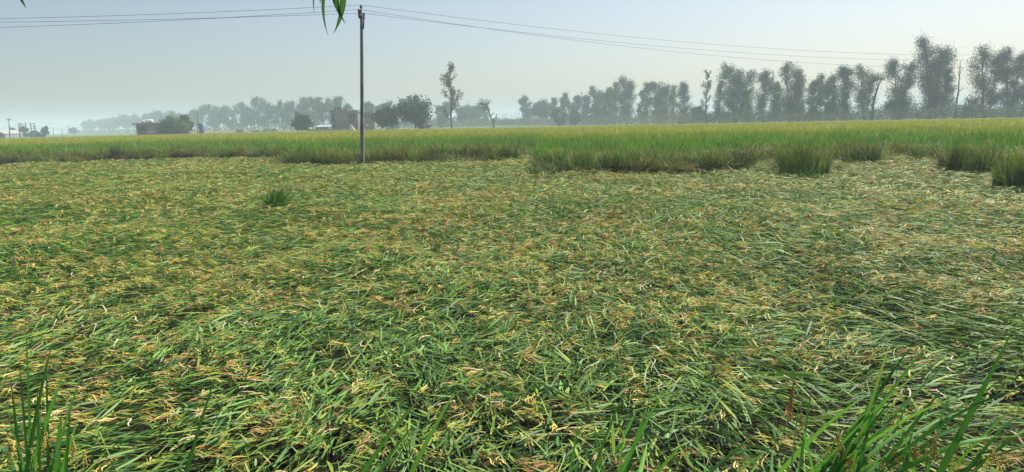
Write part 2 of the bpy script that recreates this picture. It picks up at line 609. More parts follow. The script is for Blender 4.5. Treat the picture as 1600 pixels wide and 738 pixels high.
def make_standing():
    parts = []
    NEARG = np.array([(.10, .29, .018), (.075, .24, .015), (.14, .33, .02), (.12, .32, .03), (.18, .33, .025)])
    FARY = np.array([(.33, .38, .010), (.38, .39, .012), (.24, .35, .010), (.43, .38, .015)])
    for d0, d1, nper, ws, band, sg in [(20, 60, 260, 1.0, (0, 3.0), 4), (20, 75, 60, 1.2, (3.0, 14), 3), (28, 95, 20, 1.8, (14, 40), 2), (50, 210, 5, 3.2, (40, 300), 2)]:
        x, y, az, d, back = stand_layer(d0, d1, nper, -.80, .80, ws, band=band)
        if ws == 1.0:
            kp = (vnoise(x, y, .55, 130) > .42) | (rng.random(len(x)) < .16) | (back > 1.3)
            x, y, az, d, back = x[kp], y[kp], az[kp], d[kp], back[kp]
        N = len(x)
        h, sag = stand_height(x, y, az, back)
        h = h - GROUND
        deep = ws > 1.0
        z0 = np.full(N, GROUND)
        L = h * rng.uniform(.72, 1.08, N)
        if deep:
            z0 = GROUND + h * .45
            L = h * rng.uniform(.45, .66, N)
        lean = rng.uniform(0, .34, N) + sag * .35 * np.exp(-back / 4)
        la = rng.uniform(0, 6.283, N)
        if not deep:
            # tussocks: neighbours lean together and leave gaps
            tl = 6.283 * 2 * fbm(x, y, .9, 140) + rng.normal(0, .6, N)
            co = rng.random(N) < .75
            la = np.where(co, tl, la)
            lean = lean + .55 * rng.random(N) * vnoise(x, y, .8, 143) * np.exp(-back / 3)
        bx, by = np.cos(la) * lean, np.sin(la) * lean
        # edge plants flop out towards the lodged part
        fl = .30 * sag * np.exp(-back / 2)
        bx -= np.sin(az) * fl - .25 * (fbm(x, y, 4.0, 70) - .5)
        by -= np.cos(az) * fl
        dv = norm(np.stack([bx, by, np.ones(N)], -1))
        sa = rng.uniform(0, 6.283, N)
        sd_ = np.stack([np.cos(sa), np.sin(sa), np.zeros(N)], -1)
        bend = np.stack([np.cos(la), np.sin(la), np.full(N, -.45)], -1) * (rng.uniform(.02, .42, N))[:, None]
        W = rng.uniform(.013, .023, N) * ws
        # ripeness: nearer strip green, farther yellow
        ripe = np.clip((back - 15) / 24 + .7 * (fbm(x, y, 9, 80) - .5), 0, 1)
        c = jitter(pick(NEARG, N), .18) * (1 + (vnoise(x, y, .7, 133) - .5) * (.8 + 1.0 * np.exp(-back / 3)))[:, None] * (1 + 1.3 * (vnoise(x, y, 1.7, 137) - .5) * np.exp(-back / 3.5))[:, None]
        cy_ = jitter(pick(FARY, N), .12)
        pickf = rng.random(N) < ripe
        c[pickf] = cy_[pickf]
        # straw coloured leaves at the edge
        straw = rng.random(N) < .16 * np.exp(-back / 2.5) + .02
        c[straw] = jitter(np.array([(.34, .29, .11)] * int(straw.sum())).reshape(-1, 3), .2)
        tip = c.copy()
        if not deep:
            ol = rng.random(N) < .85 * np.exp(-back / 1.6)  # darker olive blade bases: shade of the crop edge put into the colour
            c[ol] = jitter(pick(np.array([(.045, .075, .02), (.075, .08, .028), (.14, .11, .045), (.035, .06, .016)]), int(ol.sum())), .2) * (1 + 1.4 * (vnoise(x, y, 1.3, 139)[ol] - .5))[:, None]
            tip[ol] = tip[ol] * .5 + c[ol] * .5
        ty = rng.random(N) < .3
        tip[ty] = tip[ty] * .4 + np.array([.26, .24, .06]) * .6
        b = np.stack([x, y, z0], -1)
        parts.append(ribbons(b, dv, sd_, L, W, bend, sg, c, LEAF, tip))
        # heads of grain nodding at the top
        n = int(N * (.36 if not deep else .07))
        ix = rng.choice(N, n, replace=False)
        tp = b[ix] + dv[ix] * (L[ix] * .93)[:, None] + bend[ix] * L[ix][:, None]
        tp[:, 2] -= .04
        a = la[ix]
        dd = np.stack([np.cos(a) * .6, np.sin(a) * .6, np.full(n, .35)], -1)
        be = np.stack([np.cos(a) * .2, np.sin(a) * .2, np.full(n, -1.1)], -1)
        ss = np.stack([-np.sin(a), np.cos(a), np.zeros(n)], -1)
        red = np.clip(.5 + 2.4 * (fbm(x[ix], y[ix], 3.0, 90) - .5), 0, 1)[:, None]
        gc = np.array([.30, .27, .05]) * (1 - red) + np.array([.31, .18, .06]) * red
        parts.append(ribbons(tp, dd, ss, rng.uniform(.12, .2, n) * (1.0 if not deep else ws ** .4), rng.uniform(.012, .02, n) * ws, be, 3 if not deep else 2, jitter(gc, .15), GRAIN))
    # long stalks toppling out of the edge
    nc, m_ = 420, 46
    az = rng.uniform(-.78, .78, nc)
    d = edge_dist(az) + rng.uniform(-.2, 1.3, nc)
    lc = -1.57 + rng.normal(0, 1.1, nc)
    ci = np.repeat(np.arange(nc), m_)
    n = len(ci)
    x = (d * np.sin(az))[ci] + rng.normal(0, .20, n)
    y = (d * np.cos(az))[ci] + rng.normal(0, .20, n)
    la = lc[ci] + rng.normal(0, .22, n)
    dv = norm(np.stack([np.cos(la) * .5, np.sin(la) * .5, rng.uniform(.5, 1.2, n)], -1))
    be = np.stack([np.cos(la) * .45, np.sin(la) * .45, -rng.uniform(.35, .8, n)], -1)
    ss = np.stack([-np.sin(la), np.cos(la), np.zeros(n)], -1)
    c = jitter(jitter(pick(np.array([(.22, .26, .05), (.16, .23, .04), (.30, .27, .08), (.08, .14, .03), (.05, .10, .025), (.26, .18, .07)]), nc), .2)[ci], .15)
    parts.append(ribbons(np.stack([x, y, np.full(n, GROUND)], -1), dv, ss, rng.uniform(.6, 1.15, n), rng.uniform(.014, .028, n), be, 6, c, LEAF))
    V, Q, cc = merge(parts)
    print('standing quads', len(Q))
    # the body of the crop behind its edge
    link('standing_rice', mesh_from('standing_rice', V, Q, cc, M_STAND), kind='stuff', cat='rice', label='standing green and yellowing rice crop stretching from the ragged edge to the trees')
    na, nd = 420, 150
    az = np.linspace(-.80, .80, na)
    tt = np.linspace(0, 1, nd) ** 2.0
    AZ, TT = np.meshgrid(az, tt)
    E = edge_dist(AZ) + 1.6
    Fd = far_dist(AZ)
    D = E + (Fd - E) * TT
    X, Y = D * np.sin(AZ), D * np.cos(AZ)
    H, _ = stand_height(X, Y, AZ, D - E)
    Z = H * .62 - .10 + .16 * (vnoise(X, Y, .35, 95) - .5)
    Z[0] = GROUND + .03
    Z[1:4] -= .18
    V = np.stack([X, Y, Z], -1).reshape(-1, 3)
    i, j = np.meshgrid(np.arange(na - 1), np.arange(nd - 1))
    a = (j * na + i).ravel()
    Q = np.stack([a, a + 1, a + na + 1, a + na], -1)
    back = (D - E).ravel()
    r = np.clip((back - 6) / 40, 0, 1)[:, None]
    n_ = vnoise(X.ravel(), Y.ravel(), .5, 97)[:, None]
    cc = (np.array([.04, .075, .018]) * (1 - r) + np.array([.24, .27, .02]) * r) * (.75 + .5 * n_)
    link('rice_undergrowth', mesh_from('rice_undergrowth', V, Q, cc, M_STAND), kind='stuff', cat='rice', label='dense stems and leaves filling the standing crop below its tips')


make_standing()


# ------------------------------------------------------------------ upright tufts (things)
def blade_cluster(n, rx, ry, hmin, hmax, lean, width, cols, droop=.3, seg=5, leanx=0.0):
    a = rng.uniform(0, 6.283, n)
    r = np.sqrt(rng.random(n))
    bx, by = np.cos(a) * r * rx, np.sin(a) * r * ry
    la = 6.283 * 2 * fbm(bx, by, .55, int(n) % 11 + 200) + rng.normal(0, .7, n)
    le = rng.uniform(.1, 1, n) * lean * (.35 + .65 * r)
    dv = norm(np.stack([np.cos(la) * le + leanx, np.sin(la) * le, np.ones(n)], -1))
    sa = rng.uniform(0, 6.283, n)
    sd_ = np.stack([np.cos(sa), np.sin(sa), np.zeros(n)], -1)
    bend = np.stack([np.cos(la), np.sin(la), np.full(n, -.7)], -1) * (rng.uniform(.05, droop, n) + .45 * (rng.random(n) < .18))[:, None]
    L = rng.uniform(hmin, hmax, n) * (.72 + .5 * vnoise(bx, by, .28, int(n) % 7 + 190))
    c = jitter(pick(cols, n), .22) * (1 + 1.5 * (vnoise(bx, by, .33, int(n) % 11 + 215) - .5))[:, None]
    return ribbons(np.stack([bx, by, np.zeros(n)], -1), dv, sd_, L, rng.uniform(.7, 1.2, n) * width, bend, seg, c, LEAF, c * .8 + np.array([.05, .07, .01])), (bx, by, dv, L, bend, la)


CL = np.array([(.08, .16, .03), (.11, .20, .035), (.06, .12, .025), (.14, .20, .045), (.18, .17, .06)])


def tuft(px, py, wpx, hpx, label, n=600, heads=.15, cols=CL, name='rice_tuft', cat='rice plant', group=None, lean=.5, droop=.35, depth=.6, leanx=0.0, width=.014):
    p = on_z(px, py)
    dist = p[1]
    rx = wpx / F * dist / 2 * .8
    h = hpx / F * dist
    root = link(name, None, None, (p[0], p[1], GROUND), label, cat, group)
    h = h - GROUND * 1.0
    blades, (bx, by, dv, L, bend, la) = blade_cluster(n, rx, depth, h * .75, h * 1.15, lean, width, cols, droop, leanx=leanx)
    if name == 'rice_clump':
        k = int(n * .22)
        q0 = rng.uniform(0, 6.283, k)
        rr = rng.uniform(.75, 1.15, k)
        d0 = norm(np.stack([np.cos(q0) * 1.0 + rng.normal(0, .5, k), np.sin(q0) * 1.0 + rng.normal(0, .5, k), rng.uniform(.5, 1.3, k)], -1))
        b0 = np.stack([np.cos(q0) * rr * rx, np.sin(q0) * rr * depth, np.full(k, .08)], -1)
        s0 = np.stack([-np.sin(q0), np.cos(q0), np.zeros(k)], -1)
        be0 = d0 * np.array([.3, .3, 0]) + np.array([0, 0, -1.0]) * rng.uniform(.4, .8, k)[:, None]
        c0 = jitter(pick(np.array([(.12, .19, .035), (.18, .22, .05), (.24, .22, .07), (.08, .13, .03)]), k), .2)
        sk = ribbons(b0, d0, s0, rng.uniform(.35, .85, k), rng.uniform(.012, .022, k), be0, 6, c0, LEAF)
        blades = merge([blades, sk])
    link('leaves', mesh_from('leaves', blades[0], blades[1], blades[2], M_STAND), root)
    if heads:
        k = int(n * heads)
        ix = rng.choice(n, k, replace=False)
        tp = np.stack([bx, by, np.zeros(n)], -1)[ix] + dv[ix] * (L[ix] * .9)[:, None] + bend[ix] * (L[ix] * .81)[:, None]
        a = la[ix]
        dd = np.stack([np.cos(a) * .6, np.sin(a) * .6, np.full(k, .3)], -1)
        be = np.stack([np.cos(a) * .2, np.sin(a) * .2, np.full(k, -1.1)], -1)
        ss = np.stack([-np.sin(a), np.cos(a), np.zeros(k)], -1)
        c = jitter(pick(np.array([(.28, .22, .06), (.27, .17, .06), (.22, .20, .06)]), k), .2)
        v = ribbons(tp, dd, ss, rng.uniform(.1, .18, k), rng.uniform(.012, .02, k), be, 3, c, GRAIN)
        link('grain_heads', mesh_from('grain_heads', v[0], v[1], v[2], M_STAND), root, kind='stuff')
    return root


def edge_tussocks():
    parts = []
    for i in range(92):
        az = rng.uniform(-.74, .74)
        d = float(edge_dist(np.array([az]))[0]) + rng.uniform(-.2, .7)
        n = int(rng.uniform(120, 420))
        lean = rng.choice([.25, .5, .9])
        hh = rng.uniform(.62, .98) * (1.0 if lean < .8 else .85)
        q = rng.random()
        cols = np.array([(.05, .09, .02), (.08, .12, .03), (.035, .065, .016)]) if q < .45 else np.array([(.16, .19, .045), (.24, .22, .07), (.11, .16, .035)]) if q < .8 else np.array([(.15, .12, .045), (.20, .15, .055), (.08, .09, .03)])
        (V, Q, c), _ = blade_cluster(n, rng.uniform(.3, .9), rng.uniform(.25, .5), hh * .8, hh * 1.2, lean, .019, cols, rng.uniform(.3, .9), 5, leanx=rng.normal(0, .45))
        V = V + np.array([d * math.sin(az), d * math.cos(az), GROUND])
        parts.append((V, Q, c))
    V, Q, c = merge(parts)
    link('edge_rice', mesh_from('edge_rice', V, Q, c, M_STAND), kind='stuff', cat='rice', label='leaning and sagging tussocks along the ragged front of the standing crop')


edge_tussocks()
GR = np.array([(.05, .15, .02), (.07, .20, .025), (.045, .12, .02), (.10, .23, .03)])
G_T = 'rice clumps left upright along the ragged crop edge'
tuft(430, 324, 38, 32, 'bright green grass tuft alone in the flattened rice', n=520, heads=0, cols=GR, name='grass_tuft', cat='grass tuft', lean=.6, droop=.5, depth=.3, width=.02)
tuft(408, 328, 30, 14, 'low dark grass sprig at the left foot of the bright green tuft', n=200, heads=0, cols=GR, name='grass_tuft', cat='grass tuft', lean=.8, droop=.6, depth=.25, leanx=-.4, width=.018)
tuft(1256, 268, 88, 44, 'blocky dark rice clump left of the brown-topped one, green sprout at its foot', n=1100, heads=.14, name='rice_clump', group=G_T, lean=0.11, depth=.8)
tuft(1262, 274, 34, 20, 'pale green sprout at the foot of the blocky dark clump', n=130, heads=0, cols=GR, name='grass_tuft', cat='grass tuft', lean=.8, depth=.3)
tuft(1345, 251, 62, 30, 'brown-topped rice clump between the blocky clump and the flattened hollow', n=900, heads=.3, name='rice_clump', group=G_T, lean=0.15, depth=.8)
tuft(1512, 266, 62, 44, 'dark rice clump right of the flattened hollow', n=850, heads=.1, name='rice_clump', group=G_T, lean=0.15, depth=.8)
tuft(1585, 288, 66, 48, 'darkest rice clump cut by the right edge of the photo', n=900, heads=.1, name='rice_clump', group=G_T, lean=0.17, depth=.6)
tuft(846, 270, 50, 18, 'low dark clump leaning off the left end of the big standing block', n=420, heads=.1, name='rice_clump', group=G_T, lean=.8, droop=.7, depth=.4, leanx=-.5)
tuft(796, 247, 22, 20, 'small rounded rice clump left of the gap in the crop edge', n=330, heads=.2, name='rice_clump', group=G_T, lean=0.17, depth=.5)
tuft(70, 251, 50, 17, 'mound of drooping rice at the left end of the crop edge', n=500, heads=.1, name='rice_clump', group=G_T, lean=.8, droop=.8, depth=.8)
tuft(1448, 246, 60, 20, 'olive rice tussock inside the flattened hollow', n=500, heads=.25, name='rice_clump', group=G_T, lean=.5, depth=.8)
tuft(480, 254, 66, 28, 'bushy olive rice clump bulging out left of the tall pole', n=700, heads=.2, name='rice_clump', group=G_T, lean=.6, droop=.6, depth=.8)
tuft(568, 254, 22, 10, 'short green grass around the foot of the tall pole', n=200, heads=0, cols=GR, name='grass_tuft', cat='grass tuft', lean=.7, depth=.4)
tuft(672, 249, 60, 22, 'pale rice sweeping over to the right beside the pole', n=420, heads=.2, name='rice_clump', group=G_T, lean=0.15, droop=.7, depth=.6, leanx=1.1,
     cols=np.array([(.16, .20, .05), (.12, .19, .05), (.22, .23, .07)]))


# ------------------------------------------------------------------ foreground plants
def long_leaf(root, b, t, width, col, arch=.06, wdir=None, tipcol=None, name='leaf', fold=.25):
    """one blade from b to t (world points), V-folded, arching up"""
    b, t = np.asarray(b, float), np.asarray(t, float)
    n = 12
    u = np.linspace(0, 1, n + 1)
    L = np.linalg.norm(t - b)
    P = b[None] + (t - b)[None] * u[:, None]
    P[:, 2] += arch * L * 4 * u * (1 - u) * (.6 + .8 * u)
    T = norm(np.gradient(P, axis=0))
    if wdir is None:
        wdir = np.array([math.cos(0.3), math.sin(.3), 0])
    S = norm(np.cross(T, np.cross(wdir[None] + 0 * T, T)))
    Nn = np.cross(T, S)
    hw = width / 2 * np.interp(u, [0, .12, .45, .8, .95, 1], [.5, .8, 1, .62, .2, .02])
    A = P - S * hw[:, None] + Nn * (hw * fold)[:, None]
    B = P + S * hw[:, None] + Nn * (hw * fold)[:, None]
    V = np.stack([A, P, B], 1).reshape(-1, 3)
    q = []
    for i in range(n):
        q += [(i * 3, i * 3 + 1, i * 3 + 4, i * 3 + 3), (i * 3 + 1, i * 3 + 2, i * 3 + 5, i * 3 + 4)]
    c0 = np.array(col)
    c1 = c0 if tipcol is None else np.array(tipcol)
    k = np.clip((u - .6) / .4, 0, 1)[:, None]
    cc = np.repeat(c0[None] * (1 - k) + c1[None] * k, 3, 0)
    cc[1::3] *= 1.25
    V = V - np.array(root.location)
    link(name, mesh_from(name, V, np.array(q), cc, M_FRONT), root)


M_FRONT = principled('front_leaf', attr=True, rough=.55, trans=.42, spec=.18)


def panicle(root, top, length, spread, col, n=16, hang=(0, 0, -1)):
    """hanging head of grain: strings of separate grains"""
    top = np.asarray(top, float)
    g = Geo()
    hang = norm(np.array(hang, float))
    strings = []
    for k in range(n):
        a = rng.uniform(0, 6.283)
        s0 = top + hang * length * rng.uniform(0, .35)
        out = np.array([math.cos(a), math.sin(a), 0]) * spread * rng.uniform(.3, 1)
        Ls = length * rng.uniform(.45, .75)
        m = int(Ls / .0085)
        for j in range(m):
            f = j / m
            p = s0 + hang * Ls * f + out * math.sin(min(f * 1.8, 1.57)) + rng.normal(0, .0018, 3)
            dr = norm(hang + out / max(spread, 1e-3) * .35 + rng.normal(0, .25, 3))
            strings.append((p, dr))
    P = np.array([s[0] for s in strings])
    D = np.array([s[1] for s in strings])
    U = norm(np.cross(D, np.array([.3, .8, .1])))
    W = np.cross(D, U)
    hl, r = .0056, .0028
    V = np.stack([P - D * hl, P + U * r, P + W * r, P - U * r, P - W * r, P + D * hl], 1).reshape(-1, 3) - np.array(root.location)
    base = (np.arange(len(P)) * 6)[:, None]
    T = np.concatenate([base + np.array([t]) for t in [(0, 2, 1), (0, 3, 2), (0, 4, 3), (0, 1, 4), (5, 1, 2), (5, 2, 3), (5, 3, 4), (5, 4, 1)]])
    cc = np.repeat(jitter(np.array([col] * len(P)) * 1.4, .2), 6, 0)
    link('grain_head', mesh_from('grain_head', V, T, cc, M_FRONT), root)


FG = [(.07, .21, .025), (.09, .26, .03), (.05, .16, .022), (.14, .32, .035), (.07, .18, .04)]


def plant(px, py, Y, label, name='rice_plant', cat='rice plant', group=None):
    p = on_y(px, py, Y)
    return link(name, None, None, (p[0], p[1], GROUND), label, cat, group)


def leaves_px(root, spec, Y0, width=.016):
    """spec: (bx,by,tx,ty[,w,colour index,arch,dy]) in picture coordinates, each blade standing in its own plane"""
    for s in spec:
        bx, by, tx, ty = s[:4]
        wd = s[4] if len(s) > 4 else 1
        ci = s[5] if len(s) > 5 else rng.integers(0, 5)
        arch = s[6] if len(s) > 6 else .03
        dy = s[7] if len(s) > 7 else rng.uniform(-.05, .25)
        # carry the blade down below the frame to the plant's base
        y0 = Y0 + rng.uniform(-.06, .06)
        b = on_y(bx, by, y0)
        t = on_y(tx, ty, y0 + dy)
        if b[2] > GROUND + .05:
            k = min((b[2] - GROUND) / max(t[2] - b[2], .05), 1.2)
            b = b - (t - b) * k * .8
        tc = None
        if ci == 9:
            ci, tc = 3, (.42, .40, .06)
        if ci == 8:
            ci, tc = 1, (.30, .24, .07)
        a = rng.uniform(-.5, .5)
        long_leaf(root, b, t, width * wd, FG[int(ci)], arch, np.array([math.cos(a), math.sin(a), 0]), tc)


G_F = 'upright rice plants in front of the flattened field'
# left corner
r_ = plant(45, 760, 2.75, 'upright rice plant with long blades in the bottom left corner', group=G_F)
leaves_px(r_, [(50, 738, 40, 494, 1.3, 2), (52, 700, 84, 529, 1.0, 0, .05), (91, 704, 134, 567, 1.1, 4, .02), (66, 690, 100, 585, 1.2, 1, .04), (31, 720, 16, 585, .9, 2, .01),
               (38, 738, 8, 640, 1.3, 4, .05), (60, 740, 58, 600, 1.3, 1, 0), (75, 738, 72, 560, 1.0, 2, .0), (88, 738, 96, 640, 1.6, 0, 0), (20, 738, 5, 690, 1.2, 4, .05),
               (104, 738, 112, 610, .8, 0), (44, 738, 30, 560, .9, 2), (98, 738, 122, 655, 1.2, 1)], 2.75)
for px, py, Lm, sp in [(112, 676, .17, .02), (68, 655, .16, .03), (14, 690, .13, .03), (48, 700, .13, .02), (130, 700, .10, .02)]:
    panicle(r_, on_y(px, py, 2.7), Lm, sp, (.46, .37, .10) if px != 48 else (.36, .38, .09), 9)
r_ = plant(300, 760, 2.75, 'single dark rice blade standing right of the bottom left plant', group=G_F)
leaves_px(r_, [(293, 738, 339, 581, 1.1, 2, .02), (276, 738, 300, 700, .8, 0, .02)], 2.75)
r_ = plant(610, 780, 2.6, 'two leaning wide green blades at bottom centre', group=G_F)
leaves_px(r_, [(578, 738, 678, 602, 1.1, 8, .05), (648, 738, 716, 604, 1.25, 3, .03), (596, 738, 650, 660, 1.0, 0, .03)], 2.6)
r_ = plant(960, 780, 2.7, 'sparse upright rice plant between the centre blades and the large right clump', group=G_F)
leaves_px(r_, [(932, 730, 980, 602, .8, 2, .03), (977, 738, 1024, 597, .9, 1, .0), (984, 725, 1040, 609, 1.3, 1, .05), (1030, 738, 1071, 690, 1.0, 3, .02), (968, 738, 975, 680, .9, 3), (890, 738, 905, 655, .7, 2, 0),
               (1000, 738, 1012, 690, 1.3, 3, 0), (940, 738, 925, 650, .6, 2)], 2.7)
r_ = plant(1130, 780, 2.9, 'low thin rice plant left of the large right clump', group=G_F)
leaves_px(r_, [(1114, 738, 1184, 676, .9, 2, .02), (1157, 738, 1205, 700, 1.0, 3, .02), (1205, 738, 1207, 700, .8, 0, 0)], 2.9)
r_ = plant(1250, 780, 2.7, 'rice stem with bent flag leaf and drooping brown grain head', group=G_F)
leaves_px(r_, [(1262, 700, 1250, 650, .7, 1, 0, 0), (1236, 738, 1252, 600, .7, 4, .0, 0)], 2.7)
leaves_px(r_, [(1256, 690, 1271, 588, .9, 2, .0, 0)], 2.7)
pa, pb = on_y(1272, 588, 2.7), on_y(1208, 580, 2.62)
long_leaf(r_, pa, pb, .016, FG[3], -.02, np.array([.1, .3, 1.]))
panicle(r_, on_y(1241, 594, 2.66), .20, .012, (.38, .24, .085), 12, hang=(-.12, 0, -1))
panicle(r_, on_y(1252, 640, 2.66), .14, .012, (.34, .30, .09), 6, hang=(.05, 0, -1))
# big right clump
r_ = plant(1360, 800, 2.8, 'large rice clump with many slanting blades in the bottom right corner', group=G_F)
leaves_px(r_, [(1485, 704, 1586, 508, 1.7, 0, -.01), (1359, 637, 1390, 536, .9, 9, .0), (1310, 738, 1429, 536, 1.2, 2, .05), (1324, 725, 1451, 538, 1.2, 1, .04), (1330, 700, 1485, 550, .8, 8, .06),
               (1415, 669, 1555, 539, 1.1, 4, .12), (1300, 738, 1440, 620, 1.2, 0, .05), (1400, 738, 1600, 578, .9, 2, .05), (1450, 704, 1610, 606, .9, 2, .08), (1471, 738, 1620, 690, 1.3, 1, .10),
               (1236, 738, 1359, 616, 1.5, 3, .06), (1290, 738, 1388, 600, 1.1, 2, .03), (1370, 700, 1500, 620, 1.2, 3, .06), (1350, 738, 1470, 640, 1.3, 1, .06), (1320, 738, 1400, 650, 1.3, 0, .03),
               (1340, 738, 1380, 580, 1.0, 2, .0), (1390, 738, 1520, 640, 1.1, 0, .08), (1420, 738, 1560, 660, 1.0, 4, .1), (1380, 738, 1480, 600, 1.2, 1, .03), (1430, 738, 1400, 640, 1.1, 3, .0),
               (1275, 738, 1330, 680, 1.2, 1, .02), (1360, 738, 1450, 690, 1.3, 3, .05), (1300, 738, 1350, 640, 1.1, 4, .02), (1520, 738, 1600, 640, 1.0, 2, .05), (1540, 738, 1640, 655, .9, 8, .06)], 2.8)
for q_ in range(15):
    a_ = rng.uniform(1250, 1570)
    e_ = rng.uniform(25, 170)
    leaves_px(r_, [(a_, 738, a_ + e_, 738 - rng.uniform(40, 130), rng.uniform(.6, 1.2), int(rng.integers(0, 5)), .05)], 2.85)
for px, py, Lm, sp in [(1310, 668, .16, .03), (1295, 690, .14, .03), (1400, 700, .12, .04), (1430, 690, .14, .04), (1462, 672, .15, .03), (1490, 690, .14, .035), (1330, 712, .1, .03),
                       (1555, 700, .12, .04), (1380, 716, .1, .03)]:
    panicle(r_, on_y(px, py, 2.75 + rng.uniform(-.05, .1)), Lm, sp, [(.46, .37, .10), (.40, .30, .09), (.36, .37, .09)][rng.integers(0, 3)], 11)


# ------------------------------------------------------------------ overhead twig with hanging leaves
def sickle(root, p0, p1, width, col, bow, name='leaf'):
    p0, p1 = np.asarray(p0), np.asarray(p1)
    n = 12
    u = np.linspace(0, 1, n + 1)
    ax = p1 - p0
    sidev = norm(np.cross(ax, np.array([0, 1.0, 0])))
    P = p0[None] + ax[None] * u[:, None] + sidev[None] * (bow * np.linalg.norm(ax) * 4 * u * (1 - u))[:, None]
    T = norm(np.gradient(P, axis=0))
    S = norm(np.cross(T, np.array([.25, 1.0, .1])[None] + 0 * T))
    N_ = np.cross(T, S)
    hw = width / 2 * np.interp(u, [0, .08, .3, .55, .85, 1], [.12, .5, 1, .9, .35, .02])
    A = P - S * hw[:, None] + N_ * (hw * .3)[:, None]
    B = P + S * hw[:, None] + N_ * (hw * .3)[:, None]
    V = np.stack([A, P, B], 1).reshape(-1, 3) - np.array(root.location)
    q = []
    for i in range(n):
        q += [(i * 3, i * 3 + 1, i * 3 + 4, i * 3 + 3), (i * 3 + 1, i * 3 + 2, i * 3 + 5, i * 3 + 4)]
    cc = np.tile(np.array(col), (len(V), 1))
    cc[1::3] *= 1.3
    link(name, mesh_from(name, V, np.array(q), cc, M_FRONT), root)


tw = on_y(505, -60, 2.4)
r_ = link('overhanging_branch', None, None, tw, 'green sickle-shaped leaves hanging into the top edge left of the pole', 'branch')
g = Geo()
pts = [tw, tw + np.array([.02, -.1, .10]), tw + np.array([-.1, -.5, .25]), tw + np.array([-.4, -1.4, .5]), tw + np.array([-.9, -3.2, .8])]
g.tube(np.array(pts) - tw, [.003, .004, .007, .012, .02], 6, (.10, .09, .05))
g.tube(np.array([on_y(520, -50, 2.4), on_y(505, -60, 2.4)]) - tw, [.002, .003], 5, (.10, .12, .05))
g.build('twig', M_BARK, r_, smooth=True)
LG = (.055, .15, .03)
for a, b, wd, col, bow in [((517, -45), (513, 57), .010, (.06, .12, .035), -.10), ((523, -45), (540, 38), .018, LG, -.09), ((528, -48), (521, 53), .020, (.06, .17, .03), .12),
                           ((497, -50), (491, 22), .007, (.09, .13, .05), -.05), ((495, -50), (500, 6), .014, (.04, .07, .03), .05), ((478, -50), (472, 4), .008, LG, -.04), ((500, -60), (503, 8), .008, (.12, .08, .06), .0),
                           ((527, -50), (530, 12), .014, (.07, .19, .035), -.03)]:
    sickle(r_, on_y(a[0], a[1], 2.4), on_y(b[0], b[1], 2.4 + rng.uniform(-.03, .03)), wd * 1.25, col, bow)
tw2 = on_y(10, -60, 2.4)
r_ = link('overhanging_branch', None, None, tw2, 'single dark leaf tip poking in at the top left corner', 'branch')
g = Geo()
g.tube(np.array([tw2, tw2 + np.array([-.1, -.3, .12]), tw2 + np.array([-.3, -1.6, .4])]) - tw2, [.003, .006, .012], 6, (.10, .09, .05))
g.build('twig', M_BARK, r_, smooth=True)
sickle(r_, on_y(12, -58, 2.4), on_y(41, 13, 2.4), .028, (.035, .07, .035), -.03)

# ------------------------------------------------------------------ main pole and wires
PB = on_z(566, 254.5)
PY = PB[1]
ptop = on_y(565, 21, PY)
root = link('utility_pole', None, None, (PB[0], PB[1], GROUND), 'tall slim concrete electricity pole standing at the crop edge', 'utility pole')
H = ptop[2] - GROUND
leanx = ptop[0] - PB[0]
g = Geo()
sec = []
for z, wx, wy in [(0, .078, .10), (H * .5, .066, .09), (H, .055, .08)]:
    cx = leanx * z / H
    sec.append([(cx - wx, -wy, z), (cx + wx, -wy, z), (cx + wx, wy, z), (cx - wx, wy, z)])
V = np.array(sec).reshape(-1, 3)
q = []
for i in range(2):
    for j in range(4):
        q.append((i * 4 + j, i * 4 + (j + 1) % 4, i * 4 + 4 + (j + 1) % 4, i * 4 + 4 + j))
q += [(0, 3, 2, 1), (8, 9, 10, 11)]
g.add(V, q)
g.build('shaft', principled('pole_concrete', (.19, .175, .155), rough=.85, noise=(4, .3), bump=.3), root)
px2m = PY / F


def pl(px, py, dy=0.0):
    p = on_y(px, py, PY)
    return np.array([p[0] - PB[0], dy, p[2] - GROUND])


g = Geo()
a = pl(564.5, 22)
b = pl(564, 9)
g.tube([a, b], [.03, .022], 6)
g.build('top_pin', M_DARKM, root)
g = Geo()
g.tube([b + [0, 0, -.12], b + [0, 0, -.05], b + [0, 0, .0], b + [0, 0, .04]], [.04, .07, .045, .02], 8, (.12, .07, .05))
g.build('insulator', M_PAINT, root, smooth=True)
g = Geo()
c = pl(565, 25)
g.box(c[0] - .04, c[0] + .04, -.62, .62, c[2] - .05, c[2] + .04)
g.build('cross_arm', M_DARKM, root)
for dy in (-.55, .55):
    g = Geo()
    g.tube([c + [0, dy, .04], c + [0, dy, .10], c + [0, dy, .18], c + [0, dy, .22]], [.02, .05, .055, .02], 8, (.10, .06, .05))
    g.build('insulator', M_PAINT, root, smooth=True)
g = Geo()
c2 = pl(562, 22)
g.box(c2[0] - .045, c2[0] + .045, -.12, .02, c2[2] - .20, c2[2] + .20)
g.build('side_bracket', M_DARKM, root)
g = Geo()
c3 = pl(567.5, 25)
c4 = pl(566.8, 45)
g.tube([c3 + [.03, -.12, 0], (c3 + c4) / 2 + [.06, -.12, 0], c4 + [.05, -.12, 0], c4 + [-.02, -.12, -.05]], [.02, .03, .04, .025], 6)
g.build('jumper_cable', M_DARKM, root)


def wire_span(A, B, sag, label, rad=.0075, drop=0.0):
    A, B = np.asarray(A, float), np.asarray(B, float)
    u = np.linspace(0, 1, 60)
    P = A[None] * (1 - u[:, None]) + B[None] * u[:, None]
    P[:, 2] -= sag * 4 * u * (1 - u)
    g = Geo()
    g.tube(P - A, rad, 5)
    g.build('power_line', M_WIRE, None, smooth=True, loc=A, label=label, cat='wire', group='wires carried by the tall pole')


